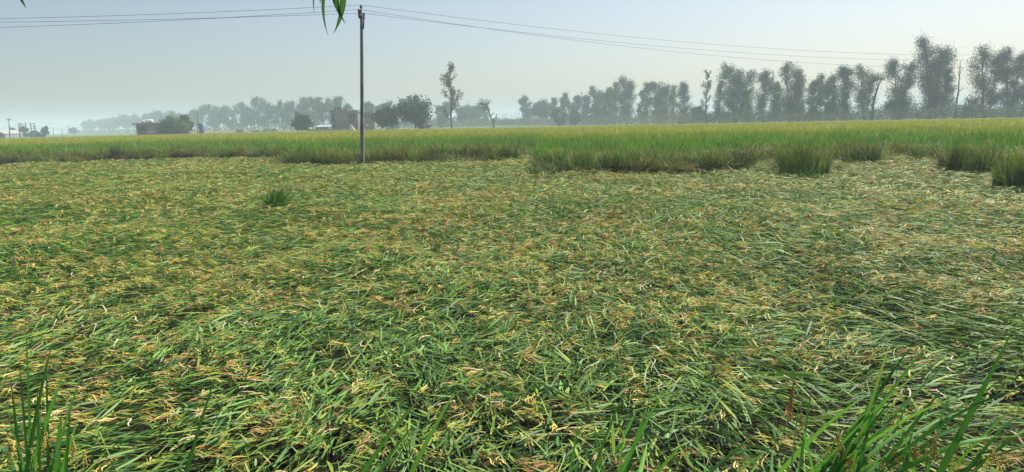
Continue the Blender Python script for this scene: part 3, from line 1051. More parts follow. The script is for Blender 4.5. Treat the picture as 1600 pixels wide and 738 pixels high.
world_ = lambda p: p + np.array([PB[0], PB[1], GROUND])
ATT = [world_(b + [0, 0, .03]), world_(c + [0, .55, .20]), world_(c + [0, -.55, .20])]
# far supports, both outside the picture or behind the trees
QR = [on_y(1700, 78, 66), on_y(1700, 86, 66.5), on_y(1700, 96, 65.5)]
for i, (sg, lb) in enumerate([(1.15, 'topmost of the three wires running right from the pole'), (1.15, 'middle of the three wires running right from the pole'), (1.35, 'lowest of the three wires running right from the pole')]):
    wire_span(ATT[i], QR[i], sg, lb)
QL = [on_y(-700, 28, 34), on_y(-700, 33, 34.5), on_y(-700, 50, 33.5)]
for i, (sg, lb) in enumerate([(.35, 'topmost of the three wires running left from the pole'), (.25, 'middle of the three wires running left from the pole'), (.35, 'lowest of the three wires running left from the pole')]):
    wire_span(ATT[i], QL[i], sg, lb)


# ------------------------------------------------------------------ trees
def leaf_quads(P, size, droop=0.0):
    n = len(P)
    a = norm(rng.normal(0, 1, (n, 3)) + np.array([0, 0, -droop]))
    b = norm(np.cross(a, rng.normal(0, 1, (n, 3))))
    s = size * rng.uniform(.6, 1.3, n)
    V = np.stack([P - a * s[:, None] * .8, P + b * s[:, None] * .38, P + a * s[:, None] * .8, P - b * s[:, None] * .38], 1).reshape(-1, 3)
    Q = np.arange(n * 4).reshape(-1, 4)
    return V, Q


def tree(p, h, wd, label, kind='euc', cb=.25, n=3500, leaf=.32, col=(.055, .085, .035), group=None, tilt=0.0, dens=1.0, tops=1, name=None, cat='tree', bark=(.16, .14, .11), seed=None):
    """kinds: euc tall open crown, dome dense round, slim narrow column, bush to the ground, bare dead"""
    global rng
    keep = rng
    if seed is not None:
        rng = np.random.default_rng(seed)
    nm = name or {'euc': 'eucalyptus_tree', 'dome': 'round_tree', 'slim': 'slender_tree', 'bush': 'bush', 'bare': 'dead_tree'}[kind]
    root = link(nm, None, None, (p[0], p[1], GROUND), label, cat, group)
    g = Geo()
    ctr, rad = [], []
    R0 = max(.10, h * .018)
    if kind in ('euc', 'slim', 'bare'):
        nt = 1 if kind != 'euc' else tops
        for ti in range(nt):
            off = 0 if nt == 1 else (ti / (nt - 1) - .5) * wd * .55
            hh = h * (1 if ti == 0 else rng.uniform(.80, 1.0))
            zz = np.linspace(0, hh * .93, 9)
            wob = np.cumsum(rng.normal(0, h * .008, 9))
            tx = off * (zz / hh) ** .8 + wob + tilt * zz
            ty = rng.normal(0, 1) * .02 * zz + np.cumsum(rng.normal(0, h * .006, 9))
            T = np.stack([tx, ty, zz], -1)
            g.tube(T, np.interp(zz / hh, [0, .5, 1], [R0, R0 * .6, R0 * .15]), 6, bark)
            nl = {'euc': int(30 / nt ** .5), 'slim': 18, 'bare': 9}[kind]
            for k in range(nl):
                f = cb + (1 - cb) * ((k + rng.random()) / nl) * .95
                b0 = np.array([np.interp(f * hh, zz, T[:, i]) for i in range(3)])
                az = rng.uniform(0, 6.283)
                prof = {'euc': np.interp(f, [cb, cb + .18 * (1 - cb), .72, 1], [.75, 1, .8, .28]), 'slim': np.interp(f, [cb, .5, 1], [.8, 1, .4]), 'bare': np.interp(f, [0, .6, 1], [.8, 1, .2])}[kind]
                rl = wd / 2 * prof * rng.uniform(.55, 1.0) * (1 / nt ** .4)
                rise = rl * rng.uniform(.6, 1.5)
                b1 = b0 + np.array([math.cos(az) * rl, math.sin(az) * rl, rise])
                b1[2] = min(b1[2], hh * 1.0)
                mid = (b0 + b1) / 2 + np.array([0, 0, -rise * .12])
                g.tube([b0, mid, b1], [R0 * .33, R0 * .22, R0 * .07], 4, bark)
                if kind == 'bare':
                    for q_ in range(3):
                        s = mid + (b1 - mid) * rng.random()
                        e = s + np.array([rng.normal(0, .5), rng.normal(0, .5), rng.uniform(.3, 1.2)]) * wd * .18
                        g.tube([s, e], [R0 * .1, R0 * .03], 3, bark)
                cs = (.050 * h + .05 * wd if kind == 'euc' else .030 * h + .03 * wd) * rng.uniform(.6, 1.4)
                ctr += [b1, mid + (b1 - mid) * .4]
                rad += [cs, cs * .75]
                if rng.random() < .7:
                    ctr.append(b0 * .5 + mid * .5 + [0, 0, cs * .4])
                    rad.append(cs * .6)
            if kind == 'euc' and cb < .13:
                for q_ in range(6):
                    ctr.append(np.array([rng.uniform(-.42, .42) * wd, rng.uniform(-.3, .3) * wd, h * rng.uniform(.06, .38)]))
                    rad.append((.035 * h + .07 * wd) * rng.uniform(.7, 1.3))
            ctr.append(T[-1] + [0, 0, -h * .02])
            rad.append(h * (.055 if kind == 'euc' else .03))
            ctr.append(T[-2] + rng.normal(0, h * .015, 3))
            rad.append(h * (.06 if kind == 'euc' else .032))
    else:
        z0 = h * (.2 if kind == 'dome' else .02)
        g.tube([(0, 0, 0), (wd * .02, 0, h * .3), (wd * .03, 0, h * .6)], [R0 * 1.4, R0, R0 * .5], 6, bark)
        for k in range(7):
            az = k * .9 + rng.random()
            e = np.array([math.cos(az) * wd * .33, math.sin(az) * wd * .33, h * rng.uniform(.45, .8)])
            g.tube([(wd * .02, 0, h * .25), e * .5 + [0, 0, h * .08], e], [R0 * .6, R0 * .4, R0 * .12], 4, bark)
        m = 34
        u = norm(rng.normal(0, 1, (m, 3)))
        rr = rng.uniform(.55, .95, (m, 1))
        cc_ = u * rr * np.array([wd / 2 * .82, wd / 2 * .82, (h - z0) / 2 * .85]) + [0, 0, (h + z0) / 2]
        # flatten the underside, lumpy outline
        cc_[:, 2] = np.maximum(cc_[:, 2], z0 + rng.uniform(0, .15, m) * h)
        ctr = list(cc_)
        rad = list(rng.uniform(.07, .22, m) * min(wd, h))
    g.build('trunk', M_BARK, root, smooth=True)
    if kind != 'bare' and n > 0:
        ctr, rad = np.array(ctr), np.array(rad)
        wgt = rad ** 2.2
        ix = rng.choice(len(ctr), n, p=wgt / wgt.sum())
        g3 = rng.normal(0, 1, (n, 3))
        g3 = g3 / np.maximum(1, np.linalg.norm(g3, axis=1, keepdims=True) / 1.9) * np.array([.60, .60, .60]) if kind in ('euc', 'slim') else norm(g3) * (rng.random((n, 1)) ** .45) * 1.15
        g3 = g3 * (1 + (rng.random((n, 1)) < .16) * rng.uniform(.2, .9, (n, 1)))
        P = ctr[ix] + g3 * rad[ix][:, None] * (np.array([1, 1, .95]) if kind != 'slim' else np.array([.9, .9, 1.3]))
        P[:, 2] = np.maximum(P[:, 2], .15)
        V, Q = leaf_quads(P, leaf, .5)
        ccol = jitter(np.array([col] * len(ctr)), .22)[ix]
        cc = np.repeat(jitter(ccol, .18), 4, 0)
        link('crown', mesh_from('crown', V, Q, cc, M_TREE, smooth=False), root)
    rng = keep
    return root


def Yr(px):
    return float(np.interp(px, [640, 810, 900, 1000, 1100, 1200, 1450, 1600, 1700], [430, 400, 350, 300, 240, 215, 188, 178, 175]))


G_R = 'trees of the hazy belt beyond the crop'
DK, MG, YG, BR = (.045, .092, .024), (.072, .145, .030), (.14, .23, .04), (.115, .115, .045)
RT = [  # px, top row, width px, kind, crown base, colour, n, tops, label, extra depth
    (700, 163, 26, 'euc', .15, MG, 2200, 1, 'pale hazy tree just left behind the tall slim tree', 0),
    (737, 163, 34, 'dome', .1, MG, 2600, 1, 'rounded hazy tree between the tall slim tree and the dead snag', 0),
    (758, 165, 15, 'euc', .1, YG, 900, 1, 'small light green tree touching the dead snag on its left', 0),
    (822, 153, 22, 'euc', .1, DK, 2400, 1, 'first tree at the left end of the right-hand belt', 0),
    (847, 153, 32, 'dome', .06, DK, 3200, 1, 'broad rounded tree second in the right-hand belt', 0),
    (864, 154, 14, 'euc', .3, DK, 900, 1, 'thin open tree squeezed behind the broad rounded one', 0),
    (882, 148, 17, 'euc', .25, DK, 1800, 1, 'narrow tree with round top above the dark olive bush', 6),
    (901, 152, 20, 'euc', .2, DK, 1700, 1, 'medium tree over the light green bush', 6),
    (916, 152, 18, 'euc', .15, DK, 1900, 1, 'medium dark tree left of the twin-topped one', 4),
    (932, 135, 25, 'euc', .12, DK, 3200, 2, 'twin-topped dark tree rising left of the green one', 0),
    (948, 140, 20, 'euc', .08, MG, 2600, 1, 'greener tree in front of the twin-topped dark one', -12),
    (961, 129, 17, 'euc', .12, MG, 2200, 1, 'pointed tree left of the tall ragged-headed tree', 0),
    (980, 120, 24, 'euc', .12, (.06, .10, .035), 3200, 2, 'tall ragged-headed green tree, highest left of the bare gap', -6),
    (1001, 143, 13, 'euc', .15, DK, 1100, 1, 'slim short tree left of the bright vertical gap', 0),
    (1011, 129, 13, 'euc', .3, DK, 1100, 1, 'thin tall tree right over the bright vertical gap', 0),
    (1032, 129, 30, 'euc', .08, DK, 3800, 2, 'wide dark tree right of the bright vertical gap', 0),
    (1052, 133, 15, 'euc', .2, YG, 1000, 1, 'pale yellowish open tree between two dark ones', 0),
    (1068, 131, 22, 'euc', .18, (.08, .09, .05), 1900, 1, 'airy grey-green tree left of the slender lone tree', 0),
    (1090, 162, 24, 'bush', 0, DK, 1600, 1, 'dark round bush left of the slender lone tree', 0),
    (1123, 128, 14, 'euc', .2, (.08, .09, .05), 1000, 1, 'thin wispy tree on the left side of the massive dark tree', 0),
    (1150, 101, 58, 'euc', .16, DK, 7500, 3, 'massive dark many-headed tree between two pale ones', 0),
    (1192, 112, 28, 'euc', .2, (.06, .085, .04), 2600, 1, 'blue-green tree just right of the massive dark tree', 8),
    (1213, 130, 20, 'euc', .2, MG, 1500, 1, 'low green tree under the far lattice tower', 0),
    (1234, 99, 36, 'euc', .2, BR, 4200, 2, 'tall brownish open-crowned tree in the middle of the belt', 0),
    (1249, 118, 16, 'euc', .2, DK, 1500, 1, 'dark narrow tree on the right shoulder of the brownish one', 5),
    (1239, 155, 30, 'bush', 0, (.04, .06, .028), 2000, 1, 'dark round bush beneath the brownish tree', -6),
    (1268, 127, 24, 'euc', .12, (.08, .13, .04), 2600, 1, 'soft light green tree right of the brownish one', -8),
    (1283, 117, 12, 'euc', .5, DK, 700, 1, 'thin bare-stemmed tree with a tuft on top', 6),
    (1293, 128, 24, 'euc', .2, (.10, .12, .05), 1900, 1, 'yellowish drooping tree with visible trunk', -8),
    (1302, 118, 18, 'euc', .2, MG, 1500, 1, 'green tree crowding the left of the two-topped tree', 4),
    (1319, 101, 25, 'euc', .12, DK, 3200, 2, 'dark tree with two separate tops left of the fan-shaped tree', 0),
    (1350, 104, 36, 'euc', .3, DK, 2800, 2, 'fan-shaped open tree next to the leaning broken trunk', 0),
    (1405, 95, 44, 'euc', .28, (.055, .075, .04), 4200, 2, 'wide speckled tree left of the tallest tree', 0),
    (1401, 150, 36, 'bush', 0, (.04, .058, .028), 2600, 1, 'dense dark bush at the foot of the speckled tree', -5),
    (1453, 61, 50, 'euc', .14, (.045, .068, .035), 9000, 2, 'tallest tree of all with a dense double crown', 0),
    (1475, 108, 24, 'euc', .15, (.07, .08, .045), 1900, 1, 'drooping thin tree on the right flank of the tallest tree', -4),
    (1540, 77, 52, 'euc', .30, (.055, .075, .035), 5200, 2, 'wide open tree right of the brown dead tree', 0),
    (1579, 73, 30, 'euc', .15, (.055, .08, .035), 4200, 2, 'tall dense tree near the right edge of the photo', 0),
    (1603, 84, 30, 'euc', .2, (.055, .075, .035), 3000, 1, 'tree cut by the right edge of the photo', 3),
]
for i, (px, ty_, wpx, kd, cb_, col, n, tops, lb, dd) in enumerate(RT):
    Y = Yr(px) + dd
    p = on_y(px, horizon(px), Y)
    top = on_y(px, ty_, Y)[2] - GROUND
    tree(p, top * 1.0, wpx / F * Y * 1.0, lb, kd, cb_ * .6, int(n * 3.6), leaf=Y / F * 1.15, col=col, group=G_R, tops=tops, seed=100 + i)


def single(px, top_row, wpx, Y, **k):
    p = on_y(px, horizon(px), Y)
    top = on_y(px, top_row, Y)[2] - GROUND
    return tree(p, top, wpx / F * Y, **k)


single(707, 104, 34, 180, label='tall slim sparse tree standing alone in the middle distance', kind='slim', cb=.17, n=2300, leaf=.26, col=(.10, .125, .05), seed=5, name='slender_tree')
single(1102, 111, 19, 190, label='slender lone tree with yellowish leaves in front of the belt', kind='slim', cb=.22, n=900, leaf=.26, col=(.11, .13, .045), seed=6, name='slender_tree')
single(1170, 138, 20, 185, label='short yellow-green tree in front of the massive dark tree', kind='slim', cb=.2, n=900, leaf=.3, col=(.15, .20, .05), seed=8, name='slender_tree')
single(1216, 148, 26, 190, label='low green tree with thin stem in front of the brownish one', kind='euc', cb=.25, n=900, leaf=.28, col=(.07, .12, .04), seed=9)
single(875, 165, 26, 300, label='dark olive bush at the left part of the belt', kind='bush', n=2600, leaf=.42, col=(.045, .075, .025), seed=10, cat='bush')
single(900, 171, 23, 295, label='rounded light green bush beside the dark olive bush', kind='bush', n=2000, leaf=.42, col=(.075, .115, .035), seed=12, cat='bush')
single(1520, 148, 46, 170, label='arching straw-brown bush under the wide open tree', kind='bush', n=2200, leaf=.26, col=(.09, .085, .05), seed=13, cat='bush')
# bare ones
single(1492, 89, 26, 175, label='brown leafless dead tree right of the tallest tree', kind='bare', cb=.2, n=0, seed=16, bark=(.17, .11, .08))


def snag(px_pts, rads, Y, label, branches):
    P0 = on_y(px_pts[0][0], px_pts[0][1], Y)
    base = np.array([P0[0], P0[1], GROUND])
    root = link('dead_snag', None, None, base, label, 'dead tree')
    g = Geo()
    W = np.array([on_y(a, b, Y) for a, b in px_pts]) - base
    W[0, 2] = 0
    g.tube(W, np.array(rads) * Y / F, 6, (.10, .085, .07))
    for br in branches:
        Wb = np.array([on_y(a, b, Y + rng.uniform(-1, 1)) for a, b in br]) - base
        g.tube(Wb, np.linspace(1.0, .4, len(Wb)) * Y / F, 5, (.10, .085, .07))
    g.build('trunk', M_BARK, root, smooth=True)
    return root


snag([(772, 205), (771, 192), (766, 182), (763, 170), (759, 163)], [1.6, 1.4, 1.2, .9, .5], 210, 'forked grey tree trunk, nearly bare, standing right of the tall slim tree',
     [[(770, 188), (775, 183), (777, 179)], [(773, 190), (776, 184), (775, 178)], [(766, 182), (770, 178), (772, 176)], [(763, 172), (759, 168), (757, 163), (752, 161)], [(759, 164), (764, 161)]])
sn = snag([(1362, 185), (1364, 165), (1368, 148), (1374, 130), (1378, 124)], [2.2, 1.9, 1.5, 1.0, .5], 172, 'leaning broken trunk with a few leaves at its top',
          [[(1366, 152), (1360, 148), (1357, 144)], [(1364, 160), (1361, 166)]])
P_ = on_y(1373, 125, 172)
base = np.array(sn.location)
n_ = 260
cc_ = np.array([on_y(a, b, 172) for a, b in [(1366, 127), (1371, 125), (1376, 122), (1361, 129)]]) - base
Vq, Qq = leaf_quads(cc_[rng.integers(0, 4, n_)] + rng.normal(0, .42, (n_, 3)), .3, .2)
link('crown', mesh_from('crown', Vq, Qq, jitter(np.tile((.05, .075, .035), (n_ * 4, 1)), .15), M_TREE), sn)

P_ = np.array([on_y(a, b, 210) for a, b in [(752, 161), (757, 163), (762, 162), (755, 168), (749, 165)]])
base = np.array(bpy.data.objects['dead_snag'].location)
n_ = 420
Vq, Qq = leaf_quads(P_[rng.integers(0, 5, n_)] - base + rng.normal(0, .55, (n_, 3)), .3, .2)
link('crown', mesh_from('crown', Vq, Qq, jitter(np.tile((.10, .16, .04), (n_ * 4, 1)), .15), M_TREE), bpy.data.objects['dead_snag'])

# dark round trees round the buildings
single(649, 150, 60, 185, label='largest dark round tree right of the pole', kind='dome', n=7500, leaf=.34, col=(.022, .046, .015), seed=20)
single(605, 167, 50, 186, label='smaller dark round tree between the pole and the largest one', kind='dome', n=4200, leaf=.34, col=(.022, .046, .015), seed=21)
single(472, 176, 34, 200, label='dark round tree left of the concrete building', kind='bush', n=3600, leaf=.38, col=(.024, .046, .018), seed=22, name='round_tree')
single(275, 179, 52, 185, label='green bushy tree hiding the right end of the flat-roofed house', kind='bush', n=5200, leaf=.34, col=(.075, .15, .03), seed=23, name='round_tree')
single(291, 178, 26, 192, label='darker tree behind the right side of the bushy green one', kind='bush', n=2200, leaf=.34, col=(.035, .065, .025), seed=24, name='round_tree')
single(256, 194, 26, 183, label='low leafy shrub spilling over the house roof end', kind='bush', n=900, leaf=.3, col=(.06, .10, .032), seed=25, cat='bush')

# ------------------------------------------------------------------ left treeline
G_L = 'blue-grey trees of the far left treeline'
LT = []
tops_x = [140, 158, 176, 196, 214, 232, 250, 268, 286, 304, 318, 335, 350, 362, 378, 392, 405, 417, 430, 444, 456, 470, 481, 493, 505, 520, 532, 545, 573, 588, 603, 615, 690, 722, 748]
tops_y = [188, 186, 183, 181, 180, 178, 173, 172, 176, 170, 168, 164, 166, 168, 163, 165, 155, 155, 160, 158, 161, 157, 154, 153, 156, 155, 154, 158, 161, 164, 156, 160, 168, 165, 170]
LL = ['leftmost and faintest low tree where the far left treeline begins', 'second faint tree from the left end of the far treeline', 'third faint tree from the left end of the far treeline',
      'faint tree just left of the flat-roofed house', 'faint tree right behind the left wall of the flat-roofed house', 'faint tree behind the white roof tanks of the house', 'faint higher tree where house roof meets bushy green tree',
      'faint tallest hump peeping over the left half of the bushy green tree', 'faint tree peeping over the right half of the bushy green tree', 'pale tree right behind the thin dark pole',
      'blue-grey tree above the blue tank', 'blue-grey tree one place right of the one above the blue tank', 'blue-grey tree two places right of the one above the blue tank', 'blue-grey tree just left of the pale round shrub',
      'blue-grey tree above the pale round shrub', 'blue-grey tree above the low olive shrub', 'tallest pale-topped tree near the middle of the left treeline', 'pale pointed tree touching the right side of the tallest pale-topped one',
      'blue-grey tree above the right end of the long pale shrub', 'blue-grey tree above the small pale heap', 'blue-grey tree rising over the left edge of the dark round tree', 'broad blue-grey tree rising over the middle of the dark round tree',
      'blue-grey tree over the right edge of the dark round tree', 'blue-grey tree above the low shed, left one of two', 'blue-grey tree above the low shed, right one of two', 'narrow blue-grey tree over the left corner of the concrete building',
      'blue-grey tree above the stair head of the concrete building', 'blue-grey tree above the right end of the concrete building roof', 'blue-grey tree right beside the tall pole over the tan house', 'low blue-grey tree left over the smaller dark round tree',
      'highest blue-grey tree over the smaller dark round tree', 'blue-grey tree in the notch between the two dark round trees', 'faint low tree left of the tall slim tree', 'faint low tree directly right of the tall slim tree', 'faint low tree just left of the dead snag']
for i, (px, ty_) in enumerate(zip(tops_x, tops_y)):
    Y = float(np.interp(px, [140, 300, 560, 620, 750], [900, 520, 340, 330, 420])) + rng.uniform(-12, 12)
    lb = LL[i]
    gp = 'faint merged trees at the far left' if px < 300 else G_L if px < 560 else 'blue-grey trees behind the dark round ones' if px < 640 else 'faint trees around the slim tree'
    p = on_y(px, horizon(px), Y)
    h = on_y(px, ty_, Y)[2] - GROUND
    kd = 'dome' if px < 300 or i % 3 == 0 else 'euc'
    tree(p, h, (25 if px < 300 else 21) / F * Y, lb, kd, .08, 2400, leaf=Y / F * 1.7, col=[DK, MG, (.075, .11, .04)][i % 3], group=gp, tops=1 + i % 2, seed=300 + i)

for i, (px, ty_, wpx, Y, lb) in enumerate([(20, 201, 20, 300, 'low bluish tree behind the leftmost small pole'), (36, 198, 16, 300, 'bluish tree among the frame poles at far left'), (52, 204, 20, 300, 'small bluish tree under the second frame pole'),
                                           (70, 196, 12, 300, 'round upright bluish tree right of the frame poles'), (62, 208, 18, 290, 'low dark shrub below the round upright bluish tree'), (115, 199, 12, 600, 'tiny faint tree between thin far poles and treeline')]):
    single(px, ty_, wpx, Y, label=lb, kind='bush', n=1100, leaf=Y / F * 1.6, col=(.05, .07, .04), seed=400 + i, name='hazy_tree', cat='tree')


# low scrub and far woods
def scrub(name, label, px0, px1, n, Yf, hf, cols, leaf_px=1.15, depth=18):
    px = rng.uniform(px0, px1, n)
    Y = np.array([Yf(a) for a in px]) + rng.uniform(-depth, depth, n)
    x = (px - 800) / F * Y
    hm = np.array([hf(a) for a in px]) * (.35 + 1.3 * fbm(x, Y, 7.0, 150)) * (.7 + .6 * vnoise(x, Y, 1.6, 155))
    z = GROUND + hm * rng.random(n) ** .6
    V, Q = leaf_quads(np.stack([x, Y, z], -1), 1.0, 0)
    ctr = np.repeat(np.stack([x, Y, z], -1), 4, 0)
    V = ctr + (V - ctr) * np.repeat(Y / F * leaf_px, 4)[:, None]
    cm = fbm(x, Y, 12, 160)[:, None]
    c = np.array(cols[0]) * (1 - cm) + np.array(cols[1]) * cm
    link(name, mesh_from(name, V, Q, np.repeat(jitter(c, .2), 4, 0), M_TREE, smooth=False), kind='stuff', label=label, cat='scrub')


scrub('scrub', 'continuous grey-green undergrowth along the foot of the right-hand trees', 1060, 1700, 70000, lambda a: Yr(a) - 10, lambda a: 3.0, [(.06, .09, .035), (.12, .13, .06)], depth=12)
scrub('scrub', 'pale weedy undergrowth in the left half of the belt and around the snag', 620, 1070, 40000, lambda a: Yr(a) - 30, lambda a: 3.2 if a > 800 else 3.4, [(.07, .10, .04), (.17, .16, .09)], depth=22)
scrub('far_shrubs', 'light shrubs at the foot of the far left treeline', 120, 560, 9000, lambda a: float(np.interp(a, [120, 300, 560], [700, 400, 300])), lambda a: 3.0, [(.09, .12, .05), (.16, .18, .08)], depth=40)
scrub('distant_wood', 'faintest strip of trees on the horizon seen through the haze', -80, 860, 9000, lambda a: 1000.0, lambda a: 12.0, [(.06, .08, .04), (.08, .1, .05)], depth=60)
scrub('distant_wood', 'faint strip of trees on the horizon behind the right-hand belt', 780, 1750, 7000, lambda a: 700.0, lambda a: 10.0, [(.06, .08, .04), (.08, .1, .05)], depth=60)

# ------------------------------------------------------------------ buildings and small things


def local(px, py, Y, base):
    return on_y(px, py, Y) - base


# flat-roofed house
Y = 195.0
base = on_y(232, horizon(232), Y)
base[2] = GROUND
k = Y / F
root = link('farmhouse', None, None, base, 'low flat-roofed grey house partly behind the bushy green tree', 'house')
hz = on_y(232, 194.5, Y)[2] - GROUND
BRK = (.20, .165, .16)
g = Geo()
x0, x1 = -20 * k, 22 * k
# walls built round a wide dark opening at the left
wt = .25
g.box(x0 + .2, x0 + .8, 0, wt, 0, hz, BRK)
g.box(x0 + 3.0, x1, 0, wt, 0, hz, BRK)
g.box(x0 + .8, x0 + 3.0, 0, wt, hz - .5, hz, BRK)
g.box(x0 + .8, x0 + 3.0, 0, wt, hz * .38, hz * .46, (.22, .21, .22))
g.box(x0 + .2, x0 + .2 + wt, wt, 6, 0, hz, BRK)
g.box(x1 - wt, x1, wt, 6, 0, hz, BRK)
g.box(x0 + .2 + wt, x1 - wt, 6 - wt, 6, 0, hz, BRK)
g.build('wall', M_PAINT, root)
g = Geo()
g.box(x0 - .5, x1 + .3, -.7, 6.4, hz, hz + .35, (.18, .15, .14))
g.build('roof', M_PAINT, root)
g = Geo()
g.box(x0 + 3.2, x1 - .3, -.06, -.003, hz * .40, hz * .47, (.5, .5, .55))
g.build('ledge', M_PAINT, root)
for i, (a, b, zt) in enumerate([(219, 223, 188), (224, 236, 188)]):
    g = Geo()
    xa, xb = (a - 232) * k, (b - 232) * k
    m_ = (xa + xb) / 2
    rr = (xb - xa) / 2
    if i == 0:
        g.tube([(m_, 1.5, hz + .35), (m_, 1.5, hz + 1.0), (m_, 1.5, hz + 1.15)], [rr, rr, rr * .4], 12, (.75, .76, .76))
    else:
        g.tube([(xa, 1.5, hz + .8), (xa + .2, 1.5, hz + .8), (xb - .2, 1.5, hz + .8), (xb, 1.5, hz + .8)], [.25, .45, .45, .25], 12, (.75, .76, .76))
    g.build('water_tank', M_PAINT, None, smooth=True, loc=base, label=['small upright white tank on the flat house roof', 'long white tank lying on the flat house roof'][i], cat='water tank')

# concrete two-storey building
Y = 200.0
base = on_y(540, horizon(540), Y)
base[2] = GROUND
k = Y / F
root = link('concrete_building', None, None, base, 'grey unfinished two-storey concrete building left of the pole', 'building')
ZZ = lambda row, px=540: on_y(px, row, Y)[2] - GROUND
WL = (.20, .195, .195)
zt1, zt2 = ZZ(173), ZZ(189)
g = Geo()
xL, xR = -22 * k, 20 * k
dep = 9.0
# left bay with two dark openings, then main wall, then recessed balcony bay at right
for (a, b, z0, z1, y0) in [(-22, -20.5, 0, zt1, 0), (-16.5, -12, 0, zt1, 0), (-20.5, -16.5, 0, 1.0, 0), (-20.5, -16.5, ZZ(193), ZZ(190.5), 0), (-20.5, -16.5, ZZ(177.5), zt1, 0),
                           (-12, 5, 0, zt1, 0), (5, 19, 0, ZZ(176), .6)]:
    g.box(a * k, b * k, y0, y0 + .3, z0, z1, WL)
g.box(xL, xL + .3, .3, dep, 0, zt1, WL)
g.box(xR - .3 - k, xR - k, .9, dep, 0, ZZ(176), WL)
g.box(xL + .3, xR - .3 - k, dep - .3, dep, 0, ZZ(176), WL)
g.build('wall', M_PAINT, root)
g = Geo()
g.box(xL - .3, 5 * k, -.3, dep + .2, zt1, zt1 + .3, (.24, .20, .19))
g.box(5 * k, xR + .1, -.6, dep + .1, ZZ(175), ZZ(172.5), (.24, .22, .21))
g.build('roof', M_PAINT, root)
g = Geo()
g.box(-18 * k, -7 * k, 1.5, 5, zt1 + .3, ZZ(168.5), (.16, .15, .15))
g.box(-18.6 * k, -6.4 * k, 1.2, 5.3, ZZ(168.5), ZZ(167.8), (.12, .12, .12))
g.build('stair_head', M_PAINT, root)
g = Geo()
g.box(-12 * k, 5 * k, -.25, -.003, ZZ(191.8), ZZ(191), (.14, .14, .15))
g.box(5 * k, xR, -.5, .59, ZZ(191.8), ZZ(190.6), (.12, .12, .13))
g.build('floor_band', M_PAINT, root)
for a, b, r0, r1 in [(7, 9.5, 186, 178), (11, 16, 186, 178)]:
    g = Geo()
    g.box(a * k, b * k, .5, .597, ZZ(r0), ZZ(r1), (.06, .065, .07))
    g.build('window', M_PAINT, root)
for x_ in (6, 12.5, 18.5):
    g = Geo()
    g.box(x_ * k, x_ * k + .3, -.5, -.2, 0, ZZ(191.9), (.18, .17, .17))
    g.build('column', M_PAINT, root)

base2 = on_y(577, horizon(577), 205)
base2[2] = GROUND
root = link('tan_building', None, None, base2, 'tan upper-storey house just right of the pole behind the sand heaps', 'building')
k = 205 / F
g = Geo()
Z2 = lambda row: on_y(577, row, 205)[2] - GROUND
g.box(-9 * k, 8 * k, 0, 8, 0, Z2(176), (.22, .19, .165))
g.build('wall', M_PAINT, root)
g = Geo()
g.box(-9.5 * k, 8.5 * k, -.3, 8.3, Z2(176), Z2(174.6), (.30, .28, .26))
g.build('roof', M_PAINT, root)
for a in (-6, -1, 4):
    g = Geo()
    g.box(a * k, (a + 2) * k, -.06, -.003, Z2(184), Z2(179), (.08, .08, .09))
    g.build('window', M_PAINT, root)

# low shed and wall left of the concrete building
base3 = on_y(510, horizon(510), 192)
base3[2] = GROUND
k = 192 / F
Z3 = lambda row: on_y(510, row, 192)[2] - GROUND
root = link('low_shed', None, None, base3, 'low shed with bluish sheet roof behind the pale wall', 'shed')
g = Geo()
g.box(-19 * k, 1 * k, 1, 5, 0, Z3(199), (.10, .11, .13))
g.build('wall', M_PAINT, root)
g = Geo()
V = [(-20 * k, .6, Z3(198)), (2 * k, .6, Z3(198)), (2 * k, 5.4, Z3(195.5)), (-20 * k, 5.4, Z3(195.5))]
V += [(a, b, c_ - .12) for a, b, c_ in V]
g.add(V, [(0, 1, 2, 3), (7, 6, 5, 4), (0, 4, 5, 1), (1, 5, 6, 2), (2, 6, 7, 3), (3, 7, 4, 0)], col=(.30, .36, .45))
g.build('roof', M_PAINT, root)
g = Geo()
g.box(-27 * k, 30 * k, -1.2, -1.0, 0, Z3(201.5), (.30, .27, .27))
for a in range(-27, 31, 6):
    g.box(a * k - .15, a * k + .15, -1.25, -1.203, 0, Z3(201), (.34, .31, .30))
g.build('boundary_wall', M_PAINT, None, loc=base3, label='low pale boundary wall in front of the shed and concrete building', cat='wall')
g = Geo()
g.box(-28 * k, -24.5 * k, -.8, 1.6, 0, Z3(198.5), (.38, .36, .34))
g.build('gate_post', M_PAINT, None, loc=base3, label='pale squat block at the left end of the low boundary wall', cat='gate post')

# hut right of the big dark tree
base4 = on_y(661, horizon(661), 186)
base4[2] = GROUND
k = 186 / F
Z4 = lambda row: on_y(661, row, 186)[2] - GROUND
root = link('small_hut', None, None, base4, 'small grey hut at the right foot of the largest dark tree', 'hut')
g = Geo()
g.box(-8 * k, 11 * k, 0, 3.5, 0, Z4(197), (.24, .22, .21))
g.build('wall', M_PAINT, root)
g = Geo()
g.box(-9 * k, 12 * k, -.3, 3.8, Z4(197), Z4(195.6), (.28, .26, .25))
g.build('roof', M_PAINT, root)
g = Geo()
g.box(-5 * k, 0 * k, -.06, -.003, 0, Z4(199), (.05, .055, .06))
g.build('door', M_PAINT, root)
g = Geo()
g.box(-3 * k, 2 * k, .5, 2, Z4(195.6), Z4(193.5), (.5, .5, .5))
g.build('water_tank', M_PAINT, None, loc=base4, label='small pale tank on top of the small grey hut', cat='water tank')


